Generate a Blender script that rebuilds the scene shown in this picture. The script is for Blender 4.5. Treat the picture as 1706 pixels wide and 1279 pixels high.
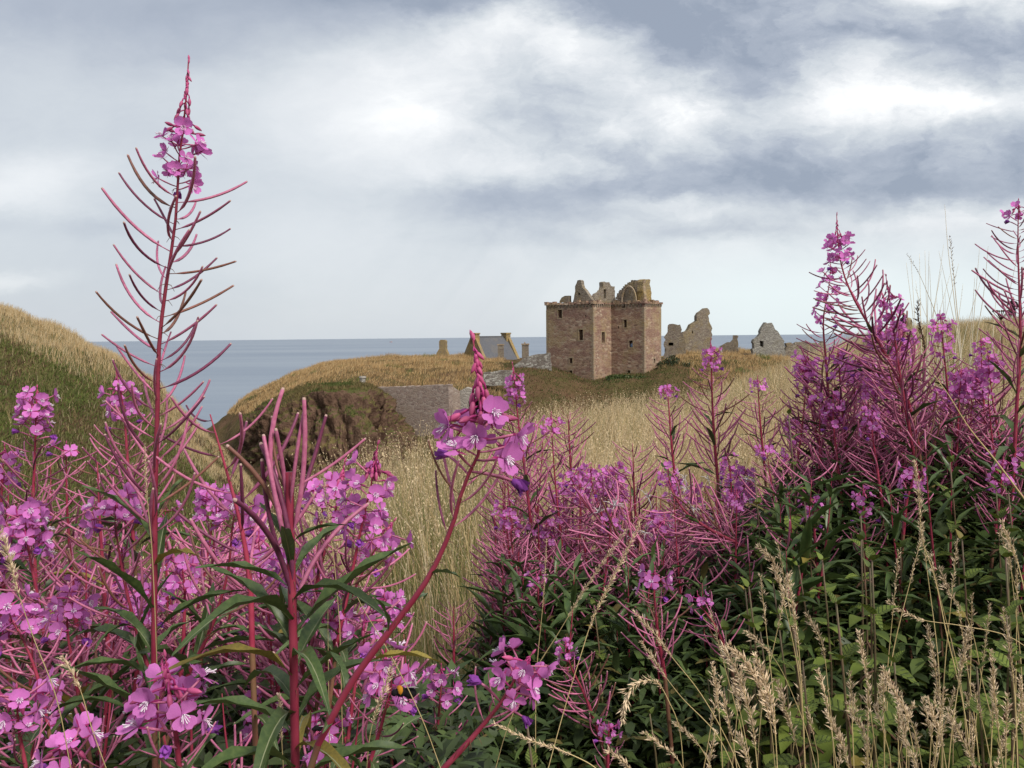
import bpy, math, random
import numpy as np
from mathutils import Vector, Matrix, noise as mnoise
from mathutils.geometry import tessellate_polygon

random.seed(7); RNG = np.random.default_rng(7)
SC = bpy.context.scene
COL = SC.collection
for o in list(bpy.data.objects): bpy.data.objects.remove(o)
R = math.radians

# ------------------------------------------------------------------ camera
F = 1421.0                      # focal length in pixels of the 1706 px wide photograph
PITCH, ROLL = R(3.28), R(0.57)
fw = Vector((0, math.cos(PITCH), -math.sin(PITCH)))
up0 = Vector((0, math.sin(PITCH), math.cos(PITCH)))
rt0 = Vector((1, 0, 0))
upv = up0*math.cos(ROLL) + rt0*math.sin(ROLL)
rtv = rt0*math.cos(ROLL) - up0*math.sin(ROLL)
cam_d = bpy.data.cameras.new('camera'); cam = bpy.data.objects.new('camera', cam_d); COL.objects.link(cam)
cam.matrix_world = Matrix(((rtv.x, upv.x, -fw.x, 0), (rtv.y, upv.y, -fw.y, 0), (rtv.z, upv.z, -fw.z, 0), (0, 0, 0, 1)))
cam_d.sensor_width = 36; cam_d.lens = 36*F/1706; cam_d.clip_end = 120000; cam_d.clip_start = 0.05
SC.camera = cam
SC.render.resolution_x, SC.render.resolution_y = 1024, 768

def ray(px, py): return fw + rtv*((px-853)/F) + upv*((639.5-py)/F)
def P(px, py, d): return ray(px, py)*d
def to_px(v):
    d = v.dot(fw); return 853+F*v.dot(rtv)/d, 639.5-F*v.dot(upv)/d, d

# ------------------------------------------------------------------ light
SUN_EL, SUN_AZ = 46.0, 137.0    # azimuth measured clockwise from the view direction (+Y)
sd = Vector((math.sin(R(SUN_AZ))*math.cos(R(SUN_EL)), math.cos(R(SUN_AZ))*math.cos(R(SUN_EL)), math.sin(R(SUN_EL))))
sun_d = bpy.data.lights.new('sun', 'SUN'); sun = bpy.data.objects.new('sun', sun_d); COL.objects.link(sun)
sun.rotation_euler = sd.to_track_quat('Z', 'Y').to_euler()
sun_d.energy = 3.4; sun_d.angle = R(16); sun_d.color = (1, .95, .87)
SC.view_settings.view_transform = 'Standard'; SC.view_settings.look = 'None'
SC.view_settings.exposure = 0.26; SC.view_settings.gamma = 1.0
SC.cycles.max_bounces = 5; SC.cycles.diffuse_bounces = 2; SC.cycles.glossy_bounces = 2
SC.cycles.transmission_bounces = 3; SC.cycles.transparent_max_bounces = 6
SC.cycles.use_denoising = True

class NT:
    """small helper for building node trees"""
    def __init__(s, tree): s.t = tree; s.n = tree.nodes; s.l = tree.links
    def new(s, ty, **kw):
        n = s.n.new(ty)
        for k, v in kw.items(): setattr(n, k, v)
        return n
    def put(s, sock, v):
        if isinstance(v, bpy.types.NodeSocket): s.l.new(v, sock)
        elif v is not None: sock.default_value = v
    def m(s, op, a, b=None, c=None, clamp=False):
        n = s.new('ShaderNodeMath', operation=op); n.use_clamp = clamp
        for i, x in enumerate((a, b, c)): s.put(n.inputs[i], x)
        return n.outputs[0]
    def vm(s, op, a, b=None, out=0):
        n = s.new('ShaderNodeVectorMath', operation=op); s.put(n.inputs[0], a)
        if b is not None: s.put(n.inputs[1], b)
        return n.outputs[out]
    def noise(s, vec, scale, detail=4, rough=.55, out=0, dist=0):
        n = s.new('ShaderNodeTexNoise'); s.put(n.inputs['Vector'], vec)
        n.inputs['Scale'].default_value = scale; n.inputs['Detail'].default_value = detail
        n.inputs['Roughness'].default_value = rough; n.inputs['Distortion'].default_value = dist
        return n.outputs[out]
    def ramp(s, fac, stops):
        n = s.new('ShaderNodeValToRGB'); s.put(n.inputs[0], fac); e = n.color_ramp.elements
        while len(e) < len(stops): e.new(.5)
        for k, (p, c) in enumerate(stops): e[k].position = p; e[k].color = (*c, 1) if len(c) == 3 else c
        return n.outputs[0]
    def mix(s, fac, a, b, mode='MIX'):
        n = s.new('ShaderNodeMix', data_type='RGBA', blend_type=mode)
        s.put(n.inputs[0], fac)
        for i, x in ((6, a), (7, b)):
            s.put(n.inputs[i], (*x, 1) if isinstance(x, tuple) and len(x) == 3 else x)
        return n.outputs[2]

def lin(r, g, b):
    f = lambda c: c/12.92 if c <= .04045 else ((c+.055)/1.055)**2.4
    return (f(r/255), f(g/255), f(b/255))

world = bpy.data.worlds.new('World'); SC.world = world; world.use_nodes = True
w = NT(world.node_tree); w.n.clear()
tc = w.new('ShaderNodeTexCoord'); sep = w.new('ShaderNodeSeparateXYZ'); w.l.new(tc.outputs['Generated'], sep.inputs[0])
ay = w.m('ADD', w.m('ABSOLUTE', sep.outputs[1]), .04)
U = w.m('DIVIDE', sep.outputs[0], ay); V = w.m('DIVIDE', sep.outputs[2], ay)
cmb = w.new('ShaderNodeCombineXYZ'); w.l.new(U, cmb.inputs[0]); w.l.new(V, cmb.inputs[1])
uv = cmb.outputs[0]
st = w.vm('MULTIPLY', uv, (1.0, 2.0, 1.0))
wl = w.vm('SUBTRACT', w.noise(st, 5.0, 3, .5, 1), (.5, .5, .5))
wh = w.vm('SUBTRACT', w.noise(st, 14.0, 7, .66, 1), (.5, .5, .5))
wp = w.vm('ADD', uv, w.vm('MULTIPLY', wl, (.05, .022, 0)))
wp = w.vm('ADD', wp, w.vm('MULTIPLY', wh, (.075, .04, 0)))
# cloud masses: centre x, centre y, half width, half height (photograph pixels -> directions), brightness
CLOUDS = [(690,235,150,110,.26),(560,190,150,60,.12),(855,66,60,26,.50),(790,105,70,30,.26),(950,112,70,26,.34),(640,130,110,30,.10),(1010,165,55,24,.2),(1080,205,75,30,.28),(1160,215,55,34,.22),
 (700,215,70,28,.22),(760,170,80,20,.12),(880,300,130,22,.34),(1050,255,70,22,.12),(1010,235,40,14,.12),
 (1450,200,110,30,.50),(1590,215,90,24,.42),(1385,150,60,24,.34),(1330,215,60,30,.2),(1640,22,150,34,.75),(1480,40,90,18,.25),(60,320,110,40,.26),(150,285,80,30,.12),(30,455,80,12,.2),
 (1080,352,110,13,.34),(1180,372,90,10,.22),(560,420,160,130,.10),(1300,490,420,80,.24),(1640,390,150,26,.18),(1000,400,60,12,.15),(1500,395,90,12,.15),
 (1000,12,500,58,-0.42),(620,5,140,26,-0.22),(760,45,60,16,-0.16),(1180,105,130,36,-0.33),(1080,70,110,24,-0.18),(1650,130,130,34,-0.40),(1560,120,70,16,-0.14),(1250,190,60,34,-0.23),(1290,322,470,38,-0.40),(1650,270,140,34,-0.22),
 (850,352,180,28,-0.25),(760,330,50,14,-0.07),(930,180,110,14,-0.11),(900,225,130,14,-0.07),(800,250,110,12,-0.06),(960,280,60,10,-0.07),(200,60,330,52,-0.14),(380,110,120,26,-0.09),(940,405,180,14,-0.11),(330,500,380,60,-0.04),(190,378,60,16,-0.13),(40,360,50,16,-0.11),(60,20,160,30,-0.07),
 (1560,350,170,20,-0.18),(1380,380,80,10,-0.11),(1240,405,90,9,-0.11),(1420,95,170,14,-0.16),(1130,400,100,10,-0.09),(440,330,120,120,.02),(350,40,300,40,-0.09),(1250,140,150,40,-0.14),(930,200,150,40,-0.06)]
acc = None
for cx, cy, sx, sy, a in CLOUDS:
    c = ((cx-853)/F, (560-cy+(cx-853)*.01)/F, 0); s_ = (F/(sx*1.15), F/(sy*1.15), 0)
    q = w.vm('MULTIPLY', w.vm('SUBTRACT', wp, c), s_)
    g = w.m('EXPONENT', w.m('MULTIPLY', w.vm('DOT_PRODUCT', q, q, 1), -1.0))
    acc = w.m('MULTIPLY_ADD', g, a, acc if acc is not None else .455)
fb = w.m('SUBTRACT', w.noise(w.vm('ADD', st, w.vm('MULTIPLY', wl, (.2, .2, 0))), 9.0, 7, .6), .5)
hi = w.m('MULTIPLY', w.m('SUBTRACT', V, .04), 6.0, clamp=True)
rgt = w.m('MULTIPLY', w.m('ADD', U, .22), 3.0, clamp=True)
acc = w.m('ADD', acc, w.m('MULTIPLY', fb, w.m('MULTIPLY_ADD', w.m('MULTIPLY', hi, w.m('MULTIPLY_ADD', rgt, .8, .2)), .75, .08)))
fb2 = w.m('SUBTRACT', w.noise(w.vm('ADD', wp, w.vm('MULTIPLY', wh, (.05, .03, 0))), 17.0, 7, .64), .5)
acc = w.m('ADD', acc, w.m('MULTIPLY', fb2, w.m('MULTIPLY', w.m('MULTIPLY', hi, w.m('MULTIPLY_ADD', rgt, .9, .1)), .8)))
# falling rain shafts: faint slanted streaks
rot = w.new('ShaderNodeVectorRotate', rotation_type='Z_AXIS'); w.l.new(uv, rot.inputs['Vector']); rot.inputs['Angle'].default_value = R(-52)
rn = w.m('SUBTRACT', w.noise(w.vm('MULTIPLY', rot.outputs[0], (1.2, 26, 1)), 1.0, 3, .5), .5)
q = w.vm('MULTIPLY', w.vm('SUBTRACT', uv, ((850-853)/F, (560-450)/F, 0)), (F/190, F/95, 0))
rm = w.m('EXPONENT', w.m('MULTIPLY', w.vm('DOT_PRODUCT', q, q, 1), -1.0))
acc = w.m('ADD', acc, w.m('MULTIPLY', w.m('MULTIPLY', rn, rm), .22))
cl = w.ramp(acc, [(0, lin(146,156,172)), (.22, lin(168,176,189)), (.5, lin(199,205,211)), (.75, lin(223,226,229)), (1, lin(246,247,247))])
# clear pale strip low down on the seaward right
cyan = w.m('MULTIPLY', w.m('MULTIPLY', w.m('MULTIPLY', w.m('SUBTRACT', U, -.02), 3.5, clamp=True), w.m('MULTIPLY', w.m('SUBTRACT', .115, V), 14, clamp=True)), .75)
cl = w.mix(cyan, cl, lin(221, 233, 235))
sky = w.new('ShaderNodeTexSky', sky_type='NISHITA'); sky.sun_disc = False
sky.sun_elevation = R(SUN_EL); sky.sun_rotation = R(SUN_AZ)
b1 = w.new('ShaderNodeBackground'); w.l.new(sky.outputs[0], b1.inputs[0]); b1.inputs[1].default_value = .09
b2 = w.new('ShaderNodeBackground'); w.l.new(cl, b2.inputs[0]); b2.inputs[1].default_value = 1.0
mx = w.new('ShaderNodeMixShader'); mx.inputs[0].default_value = .93
w.l.new(b1.outputs[0], mx.inputs[1]); w.l.new(b2.outputs[0], mx.inputs[2])
wo = w.new('ShaderNodeOutputWorld'); w.l.new(mx.outputs[0], wo.inputs[0])

# ------------------------------------------------------------------ materials
def mat(name, fn=None, base=(.5,.5,.5), rough=.8, spec=.25, trans=0.0):
    m = bpy.data.materials.new(name); m.use_nodes = True
    t = NT(m.node_tree); bs = t.n['Principled BSDF']; out = t.n['Material Output']
    bs.inputs['Roughness'].default_value = rough; bs.inputs['Specular IOR Level'].default_value = spec
    bs.inputs['Base Color'].default_value = (*base, 1)
    c = bump = None
    if fn:
        r = fn(t); c, bump = r if isinstance(r, tuple) else (r, None)
        t.l.new(c, bs.inputs['Base Color'])
        if bump is not None:
            b = t.new('ShaderNodeBump'); t.put(b.inputs['Height'], bump[0]); b.inputs['Strength'].default_value = bump[1]
            b.inputs['Distance'].default_value = bump[2]; t.l.new(b.outputs[0], bs.inputs['Normal'])
    if trans:
        tr = t.new('ShaderNodeBsdfTranslucent'); t.put(tr.inputs[0], c if c is not None else (*base, 1))
        mxs = t.new('ShaderNodeMixShader'); mxs.inputs[0].default_value = trans
        t.l.new(bs.outputs[0], mxs.inputs[1]); t.l.new(tr.outputs[0], mxs.inputs[2]); t.l.new(mxs.outputs[0], out.inputs[0])
    return m
def objco(t): return t.new('ShaderNodeTexCoord').outputs['Object']
def plant_mat(name, a, b, scale=30, rough=.55, trans=0.0, spec=.3, jitter=.25):
    """two tones of one plant tissue mottled by noise, with a small random change from piece to piece"""
    def fn(t):
        n = t.noise(objco(t), scale, 3)
        c = t.mix(t.m('MULTIPLY', t.m('SUBTRACT', n, .3), 2.4, clamp=True), a, b)
        rnd = t.new('ShaderNodeObjectInfo').outputs['Random']
        h = t.new('ShaderNodeHueSaturation'); t.l.new(c, h.inputs['Color'])
        t.l.new(t.m('MULTIPLY_ADD', rnd, 2*jitter, 1-jitter), h.inputs['Value'])
        return h.outputs[0]
    return mat(name, fn, rough=rough, trans=trans, spec=spec)
def attr_mat(name, rough=.8, trans=0.0, spec=.15):
    def fn(t):
        a = t.new('ShaderNodeAttribute'); a.attribute_name = 'col'; return a.outputs['Color']
    return mat(name, fn, rough=rough, trans=trans, spec=spec)
def stone_mat(name, cols, sc=2.2, stain=(.2,.17,.09), stain_amt=.5, mortar=(.3,.27,.24), bump=.9, low=None):
    """rubble masonry: each stone its own tone, lichen stains, mortar joints"""
    def fn(t):
        oc = objco(t); v = t.vm('MULTIPLY', oc, (1, 1, 1.9))
        v = t.vm('ADD', v, t.vm('MULTIPLY', t.noise(oc, 1.5, 3, .5, 1), (.35, .35, .35)))
        vo = t.new('ShaderNodeTexVoronoi'); t.put(vo.inputs['Vector'], v); vo.inputs['Scale'].default_value = sc
        ve = t.new('ShaderNodeTexVoronoi', feature='DISTANCE_TO_EDGE'); t.put(ve.inputs['Vector'], v); ve.inputs['Scale'].default_value = sc
        s3 = t.new('ShaderNodeSeparateXYZ'); t.l.new(vo.outputs['Color'], s3.inputs[0])
        k = len(cols); c = t.ramp(s3.outputs[0], [(i/(k-1), cc) for i, cc in enumerate(cols)])
        big = t.noise(oc, .30, 6, .7)
        c = t.mix(t.m('MULTIPLY', t.m('MULTIPLY', t.m('SUBTRACT', big, .48), 9, clamp=True), stain_amt), c, stain)
        if low:
            b2 = t.noise(t.vm('MULTIPLY', oc, (.5, .5, 1.6)), .5, 5, .65)
            c = t.mix(t.m('MULTIPLY', t.m('MULTIPLY', t.m('SUBTRACT', b2, .47), 9, clamp=True), .75), c, low)
        fine = t.noise(oc, 9, 4)
        c = t.mix(t.m('MULTIPLY', t.m('MULTIPLY', t.m('SUBTRACT', fine, .35), 3, clamp=True), .4), c, (.10, .08, .07))
        e = t.m('MULTIPLY', ve.outputs[0], 9, clamp=True)
        c = t.mix(t.m('MULTIPLY', t.m('SUBTRACT', 1, e), .55), c, mortar)
        return c, (t.m('ADD', e, fine), bump, .10)
    return mat(name, fn, rough=.95, spec=.05)

M = {}
M['keep'] = stone_mat('keep_sandstone', [(.28,.165,.115),(.42,.285,.195),(.35,.22,.16),(.20,.12,.09),(.53,.41,.30),(.33,.19,.14)], 1.7, (.34,.25,.12), .6, (.33,.25,.18), .45, low=(.22,.11,.09))
M['dress'] = stone_mat('dressed_grey_stone', [(.33,.235,.155),(.38,.275,.18),(.29,.20,.135)], 1.2, (.33,.24,.10), .6, (.3,.27,.22), .4)
M['ruin'] = stone_mat('brown_rubble_stone', [(.24,.19,.14),(.30,.25,.19),(.20,.15,.12),(.36,.30,.23)], 2.0, (.30,.22,.09), .6, (.33,.30,.25))
M['greyruin'] = stone_mat('grey_rubble_stone', [(.27,.25,.22),(.34,.32,.28),(.22,.20,.18),(.40,.38,.33)], 2.0, (.25,.22,.15), .4, (.36,.34,.30))
M['lichen'] = stone_mat('lichen_covered_stone', [(.33,.25,.14),(.38,.28,.13),(.30,.22,.14)], 2.0, (.42,.27,.07), .7, (.34,.28,.19))
M['whitewall'] = stone_mat('pale_lichen_rubble', [(.20,.17,.15),(.27,.23,.20),(.58,.56,.50),(.23,.20,.17),(.48,.45,.40)], 2.2, (.17,.14,.11), .5, (.16,.14,.12))
M['curtain'] = stone_mat('curtain_wall_stone', [(.27,.195,.16),(.34,.26,.215),(.22,.155,.135),(.40,.33,.28),(.29,.20,.17)], 2.6, (.30,.235,.18), .5, (.35,.30,.26), .5)
M['curtain2'] = stone_mat('pale_stone_lit_tone', [(.36,.32,.28),(.40,.36,.31),(.32,.28,.25)], 1.5, (.30,.27,.22), .4, (.4,.37,.33), .5)  # lit gate wall's paleness put into the stone; coping and capstone share it
M['slate'] = stone_mat('grey_roof_slate', [(.095,.10,.115),(.13,.135,.15),(.11,.115,.13)], 4.0, (.18,.16,.13), .4, (.09,.095,.11), .3)
M['dark'] = mat('shade_and_mast_black', base=(.03,.026,.024), rough=1, spec=0)  # near-black colour standing for shade inside openings; also the mast's own colour
def rockmix(name, rock1, rock2, veg1, veg2, lo=.45, hi=.75, dry=None):
    def fn(t):
        g = t.new('ShaderNodeNewGeometry'); s3 = t.new('ShaderNodeSeparateXYZ'); t.l.new(g.outputs['True Normal'], s3.inputs[0])
        oc = objco(t)
        n1 = t.noise(oc, .16, 7, .68); n2 = t.noise(oc, 1.1, 6, .7); n3 = t.noise(t.vm('MULTIPLY', oc, (1, 1, .45)), .5, 6, .65)
        rock = t.mix(t.m('MULTIPLY', t.m('SUBTRACT', n2, .3), 2.5, clamp=True), rock1, rock2)
        rock = t.mix(t.m('MULTIPLY', t.m('SUBTRACT', n3, .5), 3.5, clamp=True), rock, tuple(x*.3 for x in rock1))  # noise streaks painting dark crease shade into the rock colour
        veg = t.mix(t.m('MULTIPLY', t.m('SUBTRACT', n1, .42), 6, clamp=True), veg1, veg2)
        if dry: veg = t.mix(t.m('MULTIPLY', t.m('SUBTRACT', t.noise(oc, .35, 6, .7), .5), 5, clamp=True), veg, dry)
        f = t.m('ADD', s3.outputs[2], t.m('MULTIPLY', t.m('SUBTRACT', n2, .5), .5))
        f = t.m('ADD', f, t.m('MULTIPLY', t.m('SUBTRACT', n1, .5), .7))
        f = t.m('DIVIDE', t.m('SUBTRACT', f, lo), hi-lo, clamp=True)
        return t.mix(f, rock, veg), (t.m('ADD', n2, n3), 1.0, .6)
    return mat(name, fn, rough=1, spec=.03)
M['cliff'] = rockmix('conglomerate_cliff', (.075,.042,.03), (.20,.125,.085), (.075,.09,.026), (.16,.12,.05), .52, .80)
M['rock'] = rockmix('castle_rock_turf', (.10,.065,.04), (.15,.10,.06), (.125,.08,.042), (.095,.08,.032), .2, .5, (.15,.09,.055))
M['headland'] = rockmix('headland_turf', (.085,.062,.035), (.15,.10,.06), (.07,.085,.028), (.12,.105,.045), .28, .62, (.20,.15,.075))
M['soil'] = mat('thatchy_ground', lambda t: t.mix(t.noise(objco(t), 1.2, 6, .7), (.05,.055,.02), (.20,.155,.075)), rough=1, spec=.02)
def seafn(t):
    oc = objco(t)
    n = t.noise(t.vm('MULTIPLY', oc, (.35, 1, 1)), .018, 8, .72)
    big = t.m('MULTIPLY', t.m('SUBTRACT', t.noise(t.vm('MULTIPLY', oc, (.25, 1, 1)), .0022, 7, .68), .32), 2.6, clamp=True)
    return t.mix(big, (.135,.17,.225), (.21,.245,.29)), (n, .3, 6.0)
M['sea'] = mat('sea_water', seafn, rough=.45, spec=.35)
M['petal'] = plant_mat('magenta_petal', (.55,.12,.46), (.72,.27,.62), 90, .65, .38, .12, .2)
M['wilt'] = plant_mat('wilted_violet_petal', (.20,.05,.32), (.34,.08,.40), 60, .7, .2, .15)
M['sepal'] = plant_mat('crimson_sepal', (.30,.02,.12), (.42,.045,.20), 60, .5, .1)
M['bud'] = plant_mat('pink_bud', (.36,.045,.14), (.47,.10,.22), 90, .5, .1)
M['stamen'] = mat('white_stamen', base=(.72,.60,.70), rough=.6)
M['podgreen'] = plant_mat('green_brown_seed_pod', (.15,.075,.045), (.24,.09,.08), 25, .5)
M['palestraw'] = plant_mat('bleached_straw', (.58,.50,.37), (.66,.58,.45), 20, .7)
M['yellowleaf'] = plant_mat('yellowing_leaf', (.26,.20,.04), (.16,.13,.035), 40, .6, .2)
M['stem'] = plant_mat('crimson_stem', (.215,.018,.045), (.29,.04,.07), 40, .45)
M['stemlow'] = plant_mat('brown_green_stem', (.16,.06,.045), (.15,.09,.045), 40, .5)
M['pod'] = plant_mat('rosy_seed_pod', (.36,.085,.175), (.50,.165,.27), 25, .5, 0, .3, .22)
M['poddark'] = plant_mat('maroon_seed_pod', (.12,.024,.062), (.20,.045,.10), 25, .5)
M['leaf'] = plant_mat('dark_green_leaf', (.042,.074,.022), (.082,.118,.036), 30, .42, .18, .4)
M['rib'] = mat('leaf_midrib', base=(.20,.21,.12), rough=.5)
def nettlefn(t):
    oc = objco(t); s3 = t.new('ShaderNodeSeparateXYZ'); t.l.new(oc, s3.inputs[0])
    n = t.noise(oc, 6, 3); ay_ = t.m('ABSOLUTE', s3.outputs[1])
    vein = t.m('SINE', t.m('MULTIPLY', t.m('SUBTRACT', s3.outputs[0], t.m('MULTIPLY', ay_, .75)), 42))
    vein = t.m('MULTIPLY', t.m('SUBTRACT', vein, .45), 1.8, clamp=True)
    mid = t.m('LESS_THAN', ay_, .014)
    c = t.mix(t.m('MULTIPLY', t.m('SUBTRACT', n, .3), 2.2, clamp=True), (.08,.115,.018), (.145,.18,.034))
    c = t.mix(t.m('MULTIPLY', t.m('MAXIMUM', vein, mid), .7), c, (.03,.05,.012))
    h = t.new('ShaderNodeHueSaturation'); t.l.new(c, h.inputs['Color'])
    t.l.new(t.m('MULTIPLY_ADD', t.new('ShaderNodeObjectInfo').outputs['Random'], .6, .7), h.inputs['Value'])
    return h.outputs[0], (vein, .5, .02)
M['nettle'] = mat('nettle_leaf', nettlefn, rough=.6, spec=.25, trans=.2)
M['nettlevein'] = mat('nettle_vein', base=(.05,.085,.03), rough=.6)
M['nstem'] = plant_mat('nettle_stem', (.09,.09,.035), (.13,.07,.05), 40)
M['straw'] = plant_mat('straw_stem', (.42,.31,.14), (.50,.39,.20), 20, .6)
M['seed'] = plant_mat('straw_seed_head', (.50,.37,.235), (.68,.53,.37), 120, .8, .1)
M['browndock'] = plant_mat('brown_dock_seed', (.09,.05,.03), (.15,.08,.05), 50, .9)
M['grass'] = attr_mat('grass_blade', .75, .25)
M['under'] = attr_mat('undergrowth_leaf', .5, .15, .3)
M['skin'] = mat('skin', base=(.48,.27,.19), rough=.6)
def cloth(n, c): return mat(n, lambda t: t.mix(t.noise(objco(t), 25, 3), c, tuple(x*.7 for x in c)), rough=.9, spec=.1)

# ------------------------------------------------------------------ objects
def tag(o, label=None, cat=None, group=None, kind=None):
    for k, v in (('label', label), ('category', cat), ('group', group), ('kind', kind)):
        if v: o[k] = v
    return o
def empty(name, loc, label, cat, group=None):
    o = bpy.data.objects.new(name, None); COL.objects.link(o); o.location = loc; o.empty_display_size = .1
    return tag(o, label, cat, group, 'thing')
def link(name, me, parent=None, mtx=None, rel=True):
    o = bpy.data.objects.new(name, me); COL.objects.link(o)
    if mtx is not None: o.matrix_basis = mtx
    if parent is not None: o.parent = parent
    return o
class MB:
    def __init__(s): s.v, s.f, s.mi = [], [], []
    def add(s, vs, fs, m=0):
        b = len(s.v); s.v.extend(tuple(x) for x in vs)
        for f in fs: s.f.append(tuple(i+b for i in f)); s.mi.append(m)
    def tube(s, pts, rad, n=6, m=0, cap=True):
        pts = [Vector(p) for p in pts]; k = len(pts); vs = []; fs = []
        nrm = None
        for i, p in enumerate(pts):
            t = (pts[min(i+1, k-1)]-pts[max(i-1, 0)]).normalized()
            if nrm is None: nrm = t.orthogonal().normalized()
            nrm = (nrm - t*nrm.dot(t)).normalized(); bn = t.cross(nrm)
            r = rad[i] if hasattr(rad, '__len__') else rad
            for j in range(n):
                a = 2*math.pi*j/n; vs.append(p + (nrm*math.cos(a)+bn*math.sin(a))*r)
        for i in range(k-1):
            for j in range(n): fs.append((i*n+j, i*n+(j+1) % n, (i+1)*n+(j+1) % n, (i+1)*n+j))
        if cap: fs.append(tuple(range(n-1, -1, -1))); fs.append(tuple((k-1)*n+j for j in range(n)))
        s.add(vs, fs, m)
    def box(s, lo, hi, m=0, mtx=None):
        vs = [Vector((x, y, z)) for x in (lo[0], hi[0]) for y in (lo[1], hi[1]) for z in (lo[2], hi[2])]
        if mtx: vs = [mtx @ v for v in vs]
        s.add(vs, [(0,1,3,2),(4,6,7,5),(0,4,5,1),(2,3,7,6),(0,2,6,4),(1,5,7,3)], m)
    def inst(s, T, mtx):
        a = np.array(mtx); s.add((T['v'] @ a[:3, :3].T + a[:3, 3]).tolist(), ()) if False else None
        b = len(s.v); s.v.extend(map(tuple, T['v'] @ a[:3, :3].T + a[:3, 3]))
        s.f.extend(tuple(i+b for i in f) for f in T['f']); s.mi.extend(T['m'])
    def template(s): return {'v': np.array([tuple(x) for x in s.v]), 'f': list(s.f), 'm': list(s.mi)}
    def mesh(s, name, mats, smooth=True):
        me = bpy.data.meshes.new(name); me.from_pydata([tuple(x) for x in s.v], [], s.f)
        for m_ in mats: me.materials.append(m_)
        me.polygons.foreach_set('material_index', s.mi)
        if smooth: me.polygons.foreach_set('use_smooth', [True]*len(s.f))
        me.update(); return me
    def build(s, name, mats, parent=None, smooth=True, mtx=None):
        return link(name, s.mesh(name, mats if isinstance(mats, list) else [mats], smooth), parent, mtx)
def mesh_np(name, V, Fq, mats, cols=None, smooth=False):
    """big mesh straight from arrays; Fq is one array of quads or of triangles, or a list of such arrays"""
    Fs = Fq if isinstance(Fq, list) else [Fq]
    me = bpy.data.meshes.new(name); me.vertices.add(len(V)); me.vertices.foreach_set('co', np.asarray(V, np.float32).ravel())
    loops = np.concatenate([f.ravel() for f in Fs]).astype(np.int32)
    sizes = np.concatenate([np.full(len(f), f.shape[1]) for f in Fs]); starts = np.concatenate([[0], np.cumsum(sizes)[:-1]])
    me.loops.add(len(loops)); me.loops.foreach_set('vertex_index', loops)
    me.polygons.add(len(sizes)); me.polygons.foreach_set('loop_start', starts.astype(np.int32))
    if smooth: me.polygons.foreach_set('use_smooth', np.ones(len(sizes), bool))
    for m_ in mats: me.materials.append(m_)
    if cols is not None:
        ca = me.color_attributes.new('col', 'FLOAT_COLOR', 'POINT')
        ca.data.foreach_set('color', np.hstack([cols, np.ones((len(cols), 1))]).astype(np.float32).ravel())
    me.update(calc_edges=True); me.validate(); return me
def fbm(p, sc, oc=4, rough=.5):
    a, t = 1.0, 0.0
    for i in range(oc): t += a*mnoise.noise(Vector((p[0]/sc, p[1]/sc, p[2]/sc))); a *= rough; sc *= .48
    return t
# ------------------------------------------------------------------ sea and land
SEA = -50.0
sb = MB(); N_ = 64
sb.add([(math.cos(2*math.pi*i/N_)*20000, math.sin(2*math.pi*i/N_)*20000, SEA) for i in range(N_)], [tuple(range(N_))])
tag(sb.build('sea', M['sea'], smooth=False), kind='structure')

def cubic(xs, ys, xq):
    xs = np.asarray(xs, float); ys = np.asarray(ys, float); d = np.diff(ys)/np.diff(xs)
    t = np.empty_like(ys); t[0], t[-1] = d[0], d[-1]
    for i in range(1, len(ys)-1): t[i] = 0 if d[i-1]*d[i] <= 0 else 2*d[i-1]*d[i]/(d[i-1]+d[i])
    k = np.clip(np.searchsorted(xs, xq)-1, 0, len(xs)-2); h = xs[k+1]-xs[k]; s = (xq-xs[k])/h
    return ((2*s**3-3*s*s+1)*ys[k]+(s**3-2*s*s+s)*h*t[k]+(-2*s**3+3*s*s)*ys[k+1]+(s**3-s*s)*h*t[k+1])
def loft(name, cols, nu, nv, back, mtl, disp):
    """land form: for each column a profile of (pixel height, distance) points from its foot up to its skyline, then a back slope"""
    prof = []
    for px, pts in cols:
        w3 = [P(px, y, d) for y, d in pts]
        a = w3[0].copy(); a.z = SEA-2; a -= Vector((a.x, a.y, 0)).normalized()*3; w3.insert(0, a)
        for dd, dz in back:
            q = w3[-1]; dr = Vector((q.x, q.y, 0)).normalized(); w3.append(Vector((q.x+dr.x*dd, q.y+dr.y*dd, max(q.z+dz, SEA-3))))
        prof.append(w3)
    A = np.array([[tuple(p) for p in c] for c in prof])            # columns x nodes x 3
    pxs = np.array([c[0] for c in cols], float); uq = np.linspace(pxs[0], pxs[-1], nu)
    B = np.stack([np.stack([cubic(pxs, A[:, j, k], uq) for k in range(3)], -1) for j in range(A.shape[1])], 1)
    C = np.zeros((nu, nv, 3))
    for i in range(nu):
        L = np.concatenate([[0], np.cumsum(np.maximum(np.linalg.norm(np.diff(B[i], axis=0), axis=1), .05)**.6)])
        vq = np.linspace(0, L[-1], nv)
        for k in range(3): C[i, :, k] = cubic(L, B[i, :, k], vq)
    nrm = np.cross(np.gradient(C, axis=0), np.gradient(C, axis=1)); nrm /= np.linalg.norm(nrm, axis=2, keepdims=True)+1e-9
    D = np.array([[disp(C[i, j], nrm[i, j]) for j in range(nv)] for i in range(nu)])
    C = C + nrm*D[..., None]
    idx = np.arange(nu*nv).reshape(nu, nv)
    q = np.stack([idx[:-1, :-1], idx[1:, :-1], idx[1:, 1:], idx[:-1, 1:]], -1).reshape(-1, 4)
    o = link(name, mesh_np(name, C.reshape(-1, 3), q, [mtl], smooth=True)); tag(o, kind='structure')
    return C.reshape(-1, 3), q
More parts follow.
